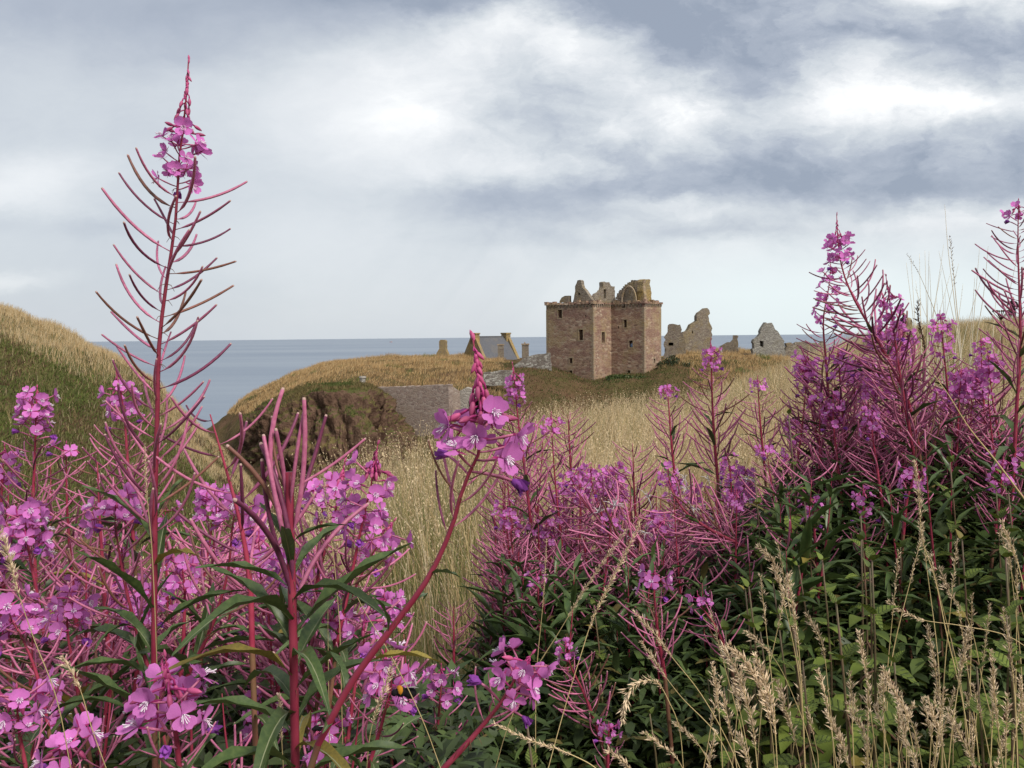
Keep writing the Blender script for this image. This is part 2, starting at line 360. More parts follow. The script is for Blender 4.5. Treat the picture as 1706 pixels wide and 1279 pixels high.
def hill_disp(p, n): return .55*fbm(p, 9, 3)+.22*fbm(p, 1.8, 2)
def cliff_disp(p, n):
    s = 1-abs(n[2]); q = (p[0], p[1], p[2]*.45)
    q2 = (p[0]*.9+p[2]*.35, p[1], p[2]*.3); v = mnoise.voronoi(Vector((q2[0]/2.4, q2[1]/2.4, q2[2]/1.4+.3*mnoise.noise(Vector(p)))))[0]
    v2 = mnoise.voronoi(Vector((p[0]/.8, p[1]/.8, p[2]/.5)))[0]
    return (.35+1.7*s)*fbm(q, 6.5, 5, .6) - 1.9*s*abs(fbm(q2, 3.6, 4, .6)) + s*(2.6*(v[1]-v[0])+1.1*(v2[1]-v2[0])) - .7*s - 1.6*s*max(0, mnoise.noise(Vector((p[0]/3.1+7, p[1]/3.1, p[2]/9))))
castle = loft('castle_headland', [
 (340,[(1000,98),(880,108),(830,114),(790,118)]),
 (380,[(900,95),(820,105),(770,112),(742,118)]), (410,[(900,88),(800,98),(735,110),(702,122)]),
 (440,[(900,85),(790,94),(720,108),(681,125)]), (500,[(900,83),(780,93),(700,108),(642,130)]),
 (560,[(900,83),(780,94),(690,110),(620,135)]), (640,[(900,85),(780,97),(675,114),(611,140)]),
 (700,[(900,85),(785,99),(731,108.5),(610,142)]), (760,[(900,83),(780,97),(698,109),(610,146)]),
 (850,[(900,80),(790,97),(690,119),(612,150)]), (915,[(900,80),(790,95),(690,120),(614,152)]),
 (990,[(900,78),(780,95),(700,120),(631,149)]), (1040,[(900,77),(775,95),(698,120),(626,150)]), (1070,[(900,75),(760,95),(690,120),(624,151)]),
 (1108,[(900,72),(750,95),(680,122),(606,155)]), (1140,[(900,70),(740,95),(670,125),(597,160)]), (1200,[(900,60),(700,100),(640,130),(594,165)]),
 (1300,[(900,60),(690,100),(640,130),(598,165)]), (1420,[(900,60),(690,100),(640,130),(602,170)])],
 300, 130, [(45, .3), (30, -4), (18, -45)], M['rock'], hill_disp)
cliff = loft('cliff', [
 (400,[(950,95),(860,101),(790,106),(745,109),(730,116)]), (425,[(950,91),(850,95),(750,99),(702,102),(690,113)]),
 (450,[(950,88),(850,91),(740,95),(684,98.5),(672,112)]), (490,[(950,86),(850,88.5),(740,91),(664,95.5),(652,112)]),
 (530,[(950,84),(850,86.5),(740,89),(650,93),(645,113)]), (570,[(950,83.5),(850,86),(740,88),(646,92.5),(643,113)]),
 (615,[(950,84),(850,86.5),(740,89),(646,94),(643,113)]), (640,[(950,85),(850,88),(745,92),(657,97),(652,114)]),
 (663,[(950,87),(850,91),(755,96),(695,103),(690,112)]), (690,[(950,90),(860,96),(795,101),(752,106),(745,112)]),
 (712,[(950,96),(880,101),(840,105),(815,108),(800,112)])],
 300, 210, [(4, -3), (6, -10)], M['cliff'], cliff_disp)
left = loft('west_headland', [
 (-420,[(950,36),(760,48),(560,60),(430,72)]), (-200,[(950,40),(760,50),(590,62),(478,74)]), (0,[(950,44),(770,54),(630,64),(516,76)]),
 (80,[(950,46),(790,56),(660,66),(545,77)]), (150,[(950,47),(800,57),(690,67),(575,78)]), (220,[(950,48),(815,58),(715,68),(618,79)]),
 (300,[(950,50),(835,60),(755,70),(684,80)]), (345,[(950,51),(850,61),(785,71),(724,83)]), (385,[(950,53),(870,64),(815,75),(764,86)]),
 (420,[(960,57),(900,68),(850,79),(806,90)]), (470,[(985,62),(935,73),(905,84),(880,95)])],
 240, 110, [(8, -3), (20, -22), (15, -30)], M['headland'], lambda p, n: (.6+.8*max(0, -n[2]+.9))*fbm(p, 7, 4)*.8+.45*fbm(p, 2.6, 3))

# the near slope: a smooth surface through measured ground points
G = [(0,0,-1.35),(-1.2,0,-1.5),(1.2,0,-1.2),(0,-4,-1.2),(-5,-4,-2.2),(5,-4,-.3),(0,1.5,-1.35),(0,3,-1.42),(-2,2,-1.55),(-2,4,-2.0),(-4,5,-3.2),(-8,3,-4.5),
     (-8,12,-9),(-3,9,-3.6),(2.2,2.5,-1.2),(3,4,-1.15),(-6,30,-17),(0,34,-13),(-14,22,-16),(5,50,-17),(-5,50,-22),(15,58,-13),(30,70,-6),(-20,40,-24),(-30,20,-20),(-20,0,-10)]
G = [Vector(g) for g in G]
for a in [(650,850,8),(740,820,9.5),(820,790,11),(900,758,13),(1000,738,15),(1100,716,18),(1180,680,22),(1260,642,26),(1340,612,30),(1420,585,32),(1500,563,36),(1600,552,40),(1706,545,42),
          (1000,1000,4.5),(820,960,5),(700,960,4.5),(1000,860,7.5),(1150,800,10),(1150,1000,4),(1300,720,14),(1300,850,7),(1450,650,18),(1500,760,9),(1600,600,22),(1700,650,14),(1700,800,6),
          (1690,544,50),(1505,566,48),(1900,525,45),(2100,500,40),(2100,700,10),(1340,640,40),(1180,720,34),(1000,790,26),(860,840,20),(640,960,12)]:
    G.append(P(*a))
gx = np.array([[p.x, p.y] for p in G]); gzv = np.array([p.z for p in G])
def tps_k(d2): return np.where(d2 > 1e-9, .5*d2*np.log(np.maximum(d2, 1e-9)), 0)
def warp(xy): # compress distances so near and far points weigh alike
    r = np.linalg.norm(xy, axis=1, keepdims=True); return xy/np.maximum(r, 1e-6)*np.log1p(r/3.0)*3.0
gw = warp(gx); n_ = len(G)
K = tps_k(((gw[:, None]-gw[None])**2).sum(-1)) + np.eye(n_)*.02
Pm = np.hstack([np.ones((n_, 1)), gw]); Sys = np.block([[K, Pm], [Pm.T, np.zeros((3, 3))]])
cf = np.linalg.solve(Sys, np.concatenate([gzv, np.zeros(3)]))
def gzs(xy):
    q = warp(np.asarray(xy, float)); return tps_k(((q[:, None]-gw[None])**2).sum(-1)) @ cf[:n_] + cf[n_] + q @ cf[n_+1:]
def gz(x, y): return float(gzs([[x, y]])[0])
nr, nt = 170, 260
rr = np.concatenate([[0], np.geomspace(.3, 75, nr-1)]); tt = np.linspace(0, 2*np.pi, nt, endpoint=False)
XY = np.stack([(rr[:, None]*np.sin(tt)), (rr[:, None]*np.cos(tt))], -1).reshape(-1, 2)
Z = np.concatenate([gzs(c) for c in np.array_split(XY, 20)])
rad = np.repeat(rr, nt); Z = np.where(rad > 62, Z-(rad-62)*2.5, Z)
Z = np.maximum(Z, SEA-2) + np.array([.06*mnoise.noise(Vector((x*.8, y*.8, 0)))+(.25*mnoise.noise(Vector((x*.15, y*.15, 3))) if x*x+y*y > 60 else 0) for x, y in XY])
idx = np.arange(nr*nt).reshape(nr, nt); nx = np.roll(idx, -1, 1)
q = np.stack([idx[:-1], nx[:-1], nx[1:], idx[1:]], -1).reshape(-1, 4)[:, ::-1]
NEAR = np.hstack([XY, Z[:, None]]); 
tag(link('ground', mesh_np('ground', NEAR, q, [M['soil']], smooth=True)), kind='structure')
near = (NEAR, q)

# ------------------------------------------------------------------ grass: masses of blades, each blade real geometry
def blades(base, h, wd, lean, colr, head=None, nseg=3):
    """base Nx3, h N heights, wd N widths, lean Nx2 tip offsets, colr Nx3; curved tapering strips"""
    n = len(base); az = RNG.uniform(0, np.pi, n); side = np.stack([np.cos(az), np.sin(az), np.zeros(n)], -1)
    rows = []; cs = []
    for s in range(nseg+1):
        t = s/nseg; c = base.copy(); c[:, :2] += lean*(t*t); c[:, 2] += h*(t-.25*t*t*np.minimum(1, np.linalg.norm(lean, axis=1)/h))
        wv = wd*(1-t*.85)
        if head is not None: wv = np.where(head & (t > .6) & (t < .99), wd*1.7, wv)
        for sg in (-1, 1):
            rows.append(c+side*(sg*wv*.5)[:, None]); cs.append(colr)
    V = np.stack(rows, 1); k = 2*(nseg+1); Cc = np.stack(cs, 1)
    b = (np.arange(n)*k)[:, None]
    Fq = np.concatenate([b+np.array([2*s, 2*s+1, 2*s+3, 2*s+2]) for s in range(nseg)])
    return V.reshape(-1, 3), Fq, Cc.reshape(-1, 3)
def scatter(land, n, wfun):
    V, Q = land; a, b, c, d = (V[Q[:, i]] for i in range(4)); nm = np.cross(c-a, d-b); ar = np.linalg.norm(nm, axis=1)*.5
    nm = nm/(2*ar[:, None]+1e-9); nm = np.where(nm[:, 2:3] < 0, -nm, nm); ce = (a+b+c+d)/4
    w_ = ar*wfun(ce, nm); p = w_/w_.sum(); k = RNG.choice(len(Q), n, p=p); u, v = RNG.random((2, n, 1))
    return (a[k]*(1-u)+b[k]*u)*(1-v)+(d[k]*(1-u)+c[k]*u)*v, nm[k]
def pxs(c):
    d = c @ np.array(fw); return 853+F*(c @ np.array(rtv))/d, 639.5-F*(c @ np.array(upv))/d, d
def clump(p, sc, off=0): return np.array([mnoise.noise(Vector((x/sc+off, y/sc, z/sc))) for x, y, z in p])
def pal(n, cols, k): 
    c = np.array(cols); i = np.clip((k*len(cols)).astype(int), 0, len(cols)-1); o = c[i]
    return o*RNG.uniform(.72, 1.28, (n, 1))
def grass_obj(name, parts, m='grass'):
    V, Q, C = [], [], []; b = 0
    for v, q_, c in parts: V.append(v); Q.append(q_+b); C.append(c); b += len(v)
    o = link(name, mesh_np(name, np.concatenate(V), np.concatenate(Q), [M[m]], np.concatenate(C)))
    return o
DRY = [(.54,.41,.22),(.49,.365,.21),(.63,.51,.345),(.52,.40,.22),(.40,.28,.14)]
TAN = [(.46,.30,.14),(.40,.25,.11),(.50,.36,.19),(.32,.20,.09)]
GRN = [(.10,.13,.035),(.14,.155,.045),(.075,.10,.03),(.17,.17,.06)]
HEA = [(.17,.10,.06),(.14,.085,.045),(.11,.085,.036),(.20,.13,.07),(.145,.075,.052)]
# castle plateau: dry tawny grass on the brow, dark heathery slope below the keep
def wc(c, n):
    x, y, d = pxs(c); return ((y < 690) & (x > 360) & (x < 1420)) * np.clip((n[:, 2]-.25)*2, 0, 1) * np.where((x > 610) & (x < 780) & (y > 652), .0, 1)
def wbrow(c, n):
    x, y, d = pxs(c); return wc(c, n)*((((x+50*clump(c, 5, 2)) < 830) & (d > 104)) | ((x > 1150) & (d > 125)) | (((x+45*clump(c, 4, 7)) > 1105) & (d > 150)))*(1-((x < 470) & (y > 720)))
pt, nm = scatter(castle, 110000, wbrow); k = clump(pt, 3.0)
n = len(pt); hh = RNG.uniform(.35, .8, n)*(1+.9*k)
cA = pal(n, TAN, RNG.random(n)); g = (clump(pt, 5, 9) > .42)[:, None]; cA = np.where(g, pal(n, GRN, RNG.random(n))*1.1, cA)
g1 = grass_obj('dry_grass', [blades(pt, hh, np.full(n, .065), RNG.normal(.16, .22, (n, 2)), cA, nseg=2)])
tag(g1, 'tawny dry grass on the brow of the castle headland', 'grass', kind='stuff')
def wheath(c, n):
    x, y, d = pxs(c); return ((x > 700) & (x < 1230) & (y > 600) & (y < 800))*(d < 160)*np.where((x < 790) & (y < 690), 0, 1)*(d > 85)
pt, nm = scatter(castle, 30000, wheath); n = len(pt); k = clump(pt, 4.5); x, y, d = pxs(pt)
gr = (k > .22) | (RNG.random(n) > 1.55-(d-105)/40) | (x > 985)&(RNG.random(n) > .45)
cA = np.where(gr[:, None], pal(n, [(.07,.085,.025),(.10,.105,.035),(.055,.07,.022)], RNG.random(n)), pal(n, HEA, RNG.random(n)))
g2 = grass_obj('heath_growth', [blades(pt, RNG.uniform(.12, .4, n), np.full(n, .11), RNG.normal(0, .14, (n, 2)), cA, nseg=2)])
tag(g2, 'low brown and green growth on the slope under the keep', 'ground cover', kind='stuff')
# cliff cap: green turf
pt, nm = scatter(cliff, 12000, lambda c, n_: np.clip((n_[:, 2]-.62)*5, 0, 1)*(pxs(c)[1] < 720)); n = len(pt); k = clump(pt, 4)
cA = np.where((k > .05)[:, None], pal(n, [(.075,.095,.026),(.10,.115,.034),(.06,.075,.022)], RNG.random(n)), pal(n, [(.17,.125,.055),(.13,.105,.042)], RNG.random(n)))
g3 = grass_obj('turf', [blades(pt, RNG.uniform(.12, .45, n), np.full(n, .09), RNG.normal(0, .14, (n, 2)), cA, nseg=2)])
tag(g3, 'green turf capping the brown sea cliff', 'turf', kind='stuff')
# west headland: dry grass along the ridge, green and brown below
pt, nm = scatter(left, 110000, lambda c, n_: (pxs(c)[0] > -60)*(pxs(c)[1] < 930)*(pxs(c)[2] < 92)*np.clip(n_[:, 2]*1.5-.25, 0, 1)); n = len(pt)
x, y, d = pxs(pt); sk = np.interp(x, [-200,0,80,150,220,300,345,385,420], [478,516,545,575,618,684,724,764,806]); dep = (y-sk)/85+clump(pt, 6)*.75
dryk = np.clip(1.25-dep*1.7, .05, 1)*(1-.0*x); isd = RNG.random(n) < dryk
cA = np.where(isd[:, None], pal(n, [(.50,.36,.19),(.55,.43,.25),(.46,.32,.16),(.60,.48,.31)], RNG.random(n)), pal(n, [(.06,.085,.02),(.12,.15,.035),(.15,.165,.05),(.10,.115,.032),(.14,.085,.05),(.115,.07,.045),(.19,.13,.065)], np.clip(RNG.random(n)*.6+.4*(clump(pt, 5, 4)+.5), 0, .99)))
g4 = grass_obj('headland_grass', [blades(pt, np.where(isd, RNG.uniform(.3, .75, n), RNG.uniform(.15, .4, n)), np.where(isd, .032, .075), RNG.normal(.06, .14, (n, 2)), cA, nseg=2)])
tag(g4, 'straw and green grass covering the west headland', 'grass', kind='stuff')
# near slope: tall dry meadow grass with seed heads, greener in patches
def wn(c, n):
    x, y, d = pxs(c); ok = (d > 2.6) & (d < 52) & (x > 300) & (x < 2300)
    return np.where(ok, 1/(np.maximum(d, 1)**1.15), 0)*np.clip(.75+1.6*clump(c, 1.1, 3)+.9*clump(c, 3.2, 8), .12, 2)*np.where((x > 1050) & (d < 4.6), .25, 1)
pt, nm = scatter(near, 200000, wn); n = len(pt); x, y, d = pxs(pt); k = clump(pt, 1.6); k2 = clump(pt, 4.0, 5)
hd = RNG.random(n) < .45
hh = (RNG.uniform(.26, .70, n)+.22*k+np.where(hd, .14, 0))*np.where(d > 20, .85, 1)
grn = (RNG.random(n) < np.clip(.22+1.1*(k2-.08), .08, .9)+np.where((d < 6.5) & (x > 600) & (x < 900), .55, 0)+np.where((x > 1560) & (x < 1660) & (d > 8) & (d < 20), .5, 0)) & ~(hd & (RNG.random(n) < .5))
cA = np.where(grn[:, None], pal(n, [(.15,.17,.05),(.20,.20,.07),(.11,.14,.04)], RNG.random(n)), pal(n, DRY, RNG.random(n)))
lean5 = (RNG.normal(.03, .12, (n, 2))+.30*np.stack([clump(pt, 1.3, 21), clump(pt, 1.3, 33)], -1))*(.6+hh)[:, None]
g5 = grass_obj('meadow_grass', [blades(pt, hh, .0022+.0004*d, lean5, cA, None, 3)])
sel = np.where(hd & (d < 17))[0]; hs_ = []; hc_ = []
for t in np.linspace(.74, 1.0, 7):
    c = pt[sel].copy(); c[:, :2] += lean5[sel]*(t*t); c[:, 2] += hh[sel]*(t-.25*t*t*np.minimum(1, np.linalg.norm(lean5[sel], axis=1)/hh[sel]))
    m5 = len(sel); a1 = RNG.normal(0, 1, (m5, 3)); a1[:, 2] = np.abs(a1[:, 2])+.8; a1 /= np.linalg.norm(a1, axis=1)[:, None]
    sz = (.010+.0007*d[sel])*(1.25-abs(t-.86)*3)*RNG.uniform(.6, 1.3, m5); e2 = np.cross(a1, RNG.normal(0, 1, (m5, 3))); e2 /= np.linalg.norm(e2, axis=1)[:, None]
    hs_.append(np.stack([c, c+a1*(sz*.5)[:, None]+e2*(sz*.2)[:, None], c+a1*sz[:, None], c+a1*(sz*.5)[:, None]-e2*(sz*.2)[:, None]], 1)); hc_.append(np.repeat(pal(m5, [(.58,.45,.28),(.66,.52,.34),(.50,.37,.22)], RNG.random(m5))[:, None], 4, 1))
HV = np.concatenate(hs_).reshape(-1, 3); HC = np.concatenate(hc_).reshape(-1, 3)
g6 = link('grass_seed', mesh_np('grass_seed', HV, np.arange(len(HV)).reshape(-1, 4), [M['grass']], HC))
tag(g6, 'pale seed heads nodding over the meadow grass', 'grass', kind='stuff')
tag(g5, 'tall straw coloured meadow grass on the near slope', 'grass', kind='stuff')
# ------------------------------------------------------------------ castle buildings
def hit(px, py, O, n):
    r = ray(px, py); return r*(O.dot(n)/r.dot(n))
def slab(mb, outline, n, thick, holes=(), jag=.14, m=0, step=.45):
    """a standing wall with the given outline (world points in one plane), real thickness, broken edges and open holes"""
    e = Vector((0, 0, 1)).cross(n).normalized(); O = outline[0]
    to2 = lambda p: Vector(((p-O).dot(e), (p-O).z))
    pts = []
    for a, b in zip(outline, list(outline[1:])+[outline[0]]):
        a2, b2 = to2(a), to2(b); L = (b2-a2).length; k = max(1, int(L/step))
        for i in range(k):
            p = a2.lerp(b2, i/k)
            if i and jag: p = p+Vector((random.uniform(-jag, jag), random.uniform(-jag, jag)))
            pts.append(p)
    loops = [pts]+[[to2(p) for p in h] for h in holes]
    flat = [p for l in loops for p in l]
    tris = tessellate_polygon([[Vector((p.x, p.y, 0)) for p in l] for l in loops])
    w3 = [O+e*p.x+Vector((0, 0, p.y)) for p in flat]; k = len(flat)
    mb.add(w3+[p-n*thick for p in w3], [tuple(t) for t in tris]+[tuple(i+k for i in reversed(t)) for t in tris], m)
    b = len(mb.v)-2*k; s = 0
    for l in loops:
        for i in range(len(l)):
            a, c = b+s+i, b+s+(i+1) % len(l); mb.f.append((a, c, c+k, a+k)); mb.mi.append(m)
        s += len(l)
def localise(mb, loc): mb.v = [tuple(Vector(v)-loc) for v in mb.v]; return mb
def crop(x0, y0, k): return lambda q: (x0+q[0]*k, y0+q[1]*k)

KC = crop(900, 450, 220/1407)
al = R(38); ex = Vector((math.cos(al), -math.sin(al), 0)); ey = Vector((math.sin(al), math.cos(al), 0))
Cc = P(989, 633, 150); ztop = P(987, 503.5, 150).z; zb = Cc.z-2.5; Cc.z = zb
L1, L2, L3, L4 = 10.15, 6.0, 6.75, 6.2
A_ = Cc-ex*L1; I_ = Cc+ey*L2; W_ = I_+ex*L3; E_ = W_+ey*L4; B_ = A_+ey*(L2+L4)
keep = empty('castle_keep', Cc, 'tall roofless square keep of red brown sandstone standing on the headland', 'castle tower')
kl = Cc.copy()
def face_wall(O, e, n, L, wins, mbw):
    hs = []
    for (x0, y0, x1, y1) in wins:
        a = hit(*KC((x0, y0)), O, n); b = hit(*KC((x1, y1)), O, n)
        u0, u1 = sorted(((a-O).dot(e), (b-O).dot(e))); z0, z1 = sorted((a.z, b.z)); hs.append((u0, u1, z0, z1))
    us = sorted({0, L, *[h[0] for h in hs], *[h[1] for h in hs]}); zs = sorted({zb, ztop, *[h[2] for h in hs], *[h[3] for h in hs]})
    pt = lambda u, z, d=0: O+e*u+Vector((0, 0, z-O.z))-n*d
    for i in range(len(us)-1):
        for j in range(len(zs)-1):
            cu, cz = (us[i]+us[i+1])/2, (zs[j]+zs[j+1])/2
            if any(h[0] < cu < h[1] and h[2] < cz < h[3] for h in hs): continue
            mbw.add([pt(us[i], zs[j]), pt(us[i+1], zs[j]), pt(us[i+1], zs[j+1]), pt(us[i], zs[j+1])], [(0, 1, 2, 3)])
    for (u0, u1, z0, z1) in hs:
        wm = MB(); D = 1.7; cs = [(u0, z0), (u1, z0), (u1, z1), (u0, z1)]
        for k in range(4):
            a, b = cs[k], cs[(k+1) % 4]; wm.add([pt(*a), pt(*b), pt(*b, D), pt(*a, D)], [(3, 2, 1, 0)])
        wm.add([pt(u0-.3, z0-.3, D), pt(u1+.3, z0-.3, D), pt(u1+.3, z1+.3, D), pt(u0-.3, z1+.3, D)], [(0, 1, 2, 3)], 1)  # back panel coloured black for the unlit room behind
        if z1-z0 > .55:
            f = .20; p = .035
            for (ua, ub, za, zc) in ((u0-f, u0, z0, z1), (u1, u1+f, z0, z1), (u0-f-.05, u1+f+.05, z1, z1+f), (u0-f-.05, u1+f+.05, z0-f, z0)):
                vs = [pt(ua, za, -p), pt(ub, za, -p), pt(ub, zc, -p), pt(ua, zc, -p), pt(ua, za, .02), pt(ub, za, .02), pt(ub, zc, .02), pt(ua, zc, .02)]
                wm.add(vs, [(0,1,2,3),(0,4,5,1),(1,5,6,2),(2,6,7,3),(3,7,4,0)], 2)
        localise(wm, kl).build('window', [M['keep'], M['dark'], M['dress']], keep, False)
kw = MB()
face_wall(A_, ex, -ey, L1, [(190,422,232,507),(412,632,455,745),(312,935,343,992),(310,1068,342,1112),(479,478,491,500)], kw)
face_wall(Cc, ey, ex, L2, [(655,658,688,772)], kw)
face_wall(I_, ex, -ey, L3, [(868,360,902,402),(890,528,922,608),(946,750,985,822),(930,1065,958,1103),(826,596,838,620)], kw)
face_wall(W_, ey, ex, L4, [(1209,942,1224,985)], kw)
for a, b in ((E_, B_), (B_, A_)):
    up = Vector((0, 0, ztop-zb)); kw.add([a, b, b+up, a+up], [(0, 1, 2, 3)])
pl = [A_, Cc, I_, W_, E_, B_]
kw.add([p+Vector((0, 0, ztop-zb-.5)) for p in (A_, Cc, I_, I_-ex*L1)], [(0,1,2,3)]); kw.add([p+Vector((0, 0, ztop-zb-.52)) for p in (I_-ex*L1, W_, E_, B_)], [(0,1,2,3)])
localise(kw, kl).build('wall', M['keep'], keep, False)
# quoins: alternating dressed stones at the three near corners and the outer edges
for c, d1, d2, n1, n2 in ((Cc, -ex, ey, -ey, ex), (W_, -ex, ey, -ey, ex), (A_, ex, ey, -ey, -ex), (E_, -ey, -ex, ex, ey)):
    qm = MB(); z = zb+.5; k = 0
    while z < ztop-1.2:
        h = random.uniform(.26, .40); la, lb = ((.75, .4) if k % 2 else (.4, .75)); la *= random.uniform(.85, 1.15)
        o = c+Vector((0, 0, z-zb))+n1*.025+n2*.025
        vs = [o+d1*x+d2*y+Vector((0, 0, zz)) for zz in (0, h-.03) for (x, y) in ((0, 0), (la, 0), (la, .05), (.05, .05), (.05, lb), (0, lb))]
        qm.add(vs, [(i, (i+1) % 6, (i+1) % 6+6, i+6) for i in range(6)]+[(6,7,8,9),(6,9,10,11)]); z += h; k += 1
    localise(qm, kl).build('quoin', M['dress'], keep, False)
# parapet: a projecting course with broken top carried on a row of corbels
pm = MB(); cm = MB()
for a, b, n in ((A_, Cc, -ey), (Cc, I_, ex), (I_, W_, -ey), (W_, E_, ex), (E_, B_, ey), (B_, A_, -ex)):
    e = (b-a).normalized(); L = (b-a).length; u = -.28 if (b-a).cross(n).z > -9 else 0; top = []
    if a is I_: u = .0
    uend = L+.28 if b is not I_ else L-.28
    k = int((uend-u)/.5); hs_ = [random.choice((.42, .5, .58, .75, .3, .2, .9)) for _ in range(k+1)]
    for i in range(k):
        u0, u1 = u+(uend-u)*i/k, u+(uend-u)*(i+1)/k; h = hs_[i]+random.uniform(-.05, .05); z0 = ztop-.28
        vs = [a+e*uu+n*nn+Vector((0, 0, zz-zb)) for zz in (z0, ztop+h-.42) for (uu, nn) in ((u0, -.45), (u1, -.45), (u1, .20+random.uniform(-.06, .06)), (u0, .20+random.uniform(-.06, .06)))]
        pm.add(vs, [(0,3,2,1),(4,5,6,7),(0,1,5,4),(1,2,6,5),(2,3,7,6),(3,0,4,7)])
    u = .1
    while u < L-.3:
        vs = [a+e*(u+uu)+n*nn+Vector((0, 0, ztop+zz-zb)) for (uu) in (0, .34) for (nn, zz) in ((-.02, -.28), (.19, -.28), (.17, -.5), (.08, -.75), (-.02, -.9))]
        cm = MB(); cm.add(vs, [(0,1,2,3,4),(9,8,7,6,5)]+[(i, i+5, (i+1) % 5+5, (i+1) % 5) for i in range(5)]); u += .72
        if n.dot(-ey) > -.5 and n.dot(ex) > -.5: localise(cm, kl).build('corbel', M['ruin'], keep, False)
localise(pm, kl).build('parapet', M['keep'], keep, False)
def on(pts, O, n): return [hit(*KC(p), O, n) for p in pts]
def top_piece(name, pts, O, n, th, holes=(), m='ruin', jag=.10):
    s_ = MB(); slab(s_, on(pts, O, n), n, th, [on(h, O, n) for h in holes], jag*1.7); localise(s_, kl).build(name, M[m], keep, False)
Oa = A_+ey*.55; Oc = Cc-ex*.55; Oi = I_+ey*.5; Ow = W_-ex*.5
top_piece('gable_remnant', [(345,345),(362,270),(372,225),(370,172),(388,135),(396,108),(422,102),(436,112),(440,150),(450,185),(478,212),(500,245),(525,278),(552,318),(552,345)], Oa, -ey, .9, [[(404,238),(425,238),(425,265),(404,265)]])
top_piece('wall_stub', [(205,345),(205,330),(228,290),(262,272),(304,270),(308,345)], Oa, -ey, .8)
top_piece('wall_remnant', [(580,345),(588,275),(625,240),(664,206),(668,128),(736,126),(754,166),(795,172),(800,345)], Oc, ex, .8, [[(677,203),(703,203),(703,297),(677,297)]])
top_piece('cap_house_wall', [(1000,345),(1010,118),(1012,110),(1055,110),(1060,126),(1094,126),(1104,104),(1112,345)], Oi, -ey, .8, m='dress')
top_piece('chimney_stack', [(1094,345),(1097,103),(1175,103),(1166,150),(1180,215),(1192,345)], Ow, ex, 1.1, m='lichen')
# stone vaulted cap with stepped slabs, and an arch in its face
dm = MB(); xl = hit(*KC((778, 318)), I_+ey*.3, -ey); xr = hit(*KC((1018, 318)), I_+ey*.3, -ey); zt_ = P(987, 450+108*.1564, 153).z; nC = 13
lft = [0, .02, .05, .06, .10, .11, .17, .19, .24, .27, .33, .41, .54]; Wd = (xr-xl).dot(ex)
for i in range(nC):
    z0 = ztop-.3+(zt_-ztop+.3)*i/nC; z1 = ztop-.3+(zt_-ztop+.3)*(i+1)/nC; k = 9; f0 = lft[i]*Wd; f1 = Wd-max(0, i-9)*.16
    inset = .10*i+max(0, i-7)*.16
    for q in range(k):
        u0 = f0+(f1-f0)*q/k; u1 = f0+(f1-f0)*(q+1)/k; o = random.uniform(-.09, .09)+inset; zz = z1+random.uniform(-.07, .05)
        vs = [Vector((xl.x, xl.y, z))+ex*u+ey*v for z in (z0, zz) for u, v in ((u0, o), (u1-.01, o), (u1-.01, 4.2-inset), (u0, 4.2-inset))]
        dm.add(vs, [(0,3,2,1),(4,5,6,7),(0,1,5,4),(1,2,6,5),(2,3,7,6),(3,0,4,7)])
localise(dm, kl).build('vaulted_cap', M['ruin'], keep, False)
am = MB(); ac = hit(*KC((945, 318)), I_-ey*.1, -ey); ac.z = ztop+.05
arc = [ac+ex*(1.45*math.cos(t))+Vector((0, 0, 2.75*math.sin(t))) for t in np.linspace(0, math.pi, 22)]
am.tube(arc, [.17]*22, 5, 0)
am.add([p+ey*.35 for p in arc]+[ac+ey*.35], [tuple(list(range(22)))], 1)
localise(am, kl).build('arch', [M['dress'], M['ruin']], keep, False)

def wall_thing(name, label, cat, pts, d, n, th, m, holes=(), cr=None, jag=.12, sink=1.2, ret=0, back=False):
    if name.startswith('ruined'): jag = .27
    f = cr or (lambda q: q); O = P(*f(pts[0]), d)
    w3 = [hit(*f(p), O, n) for p in pts]; lo = min(p.z for p in w3)
    w3 = [p-Vector((0, 0, sink)) if p.z < lo+1.0 else p for p in w3]
    c = sum(w3, Vector())/len(w3); loc = Vector((c.x, c.y, min(p.z for p in w3)))
    root = empty(name, loc, label, cat)
    s_ = MB(); slab(s_, w3, n, th, [[hit(*f(q), O, n) for q in h] for h in holes], jag); localise(s_, loc).build('wall', M[m], root, False)
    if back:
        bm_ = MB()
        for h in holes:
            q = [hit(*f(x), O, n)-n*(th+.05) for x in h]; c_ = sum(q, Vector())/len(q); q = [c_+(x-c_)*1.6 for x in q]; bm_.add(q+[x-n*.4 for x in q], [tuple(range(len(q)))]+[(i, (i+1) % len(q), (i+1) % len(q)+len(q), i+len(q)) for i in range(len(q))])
        localise(bm_, loc).build('window_shade_panel', M['dark'], root, False)  # black panel behind each hole, darkness of the inside put into colour
    e = Vector((0, 0, 1)).cross(n)
    if ret:
        for p in (min(w3, key=lambda q: q.dot(e)), max(w3, key=lambda q: q.dot(e))):
            q = p+(e if p is min(w3, key=lambda q: q.dot(e)) else -e)*.02; s2 = MB()
            h = random.uniform(.9, 1.7)
            o = [Vector((q.x, q.y, loc.z))-n*.1, Vector((q.x, q.y, loc.z))-n*ret, Vector((q.x, q.y, loc.z+sink+h*.5))-n*ret, Vector((q.x, q.y, loc.z+sink+h))-n*.1]
            sgn = e if p is min(w3, key=lambda q: q.dot(e)) else -e
            slab(s2, o, -sgn, .8, (), .1); localise(s2, loc).build('side_wall', M[m], root, False)
    return root
RC = crop(1090, 500, 270/1706)
nv = lambda a: Vector((math.sin(R(a)), -math.cos(R(a)), 0))
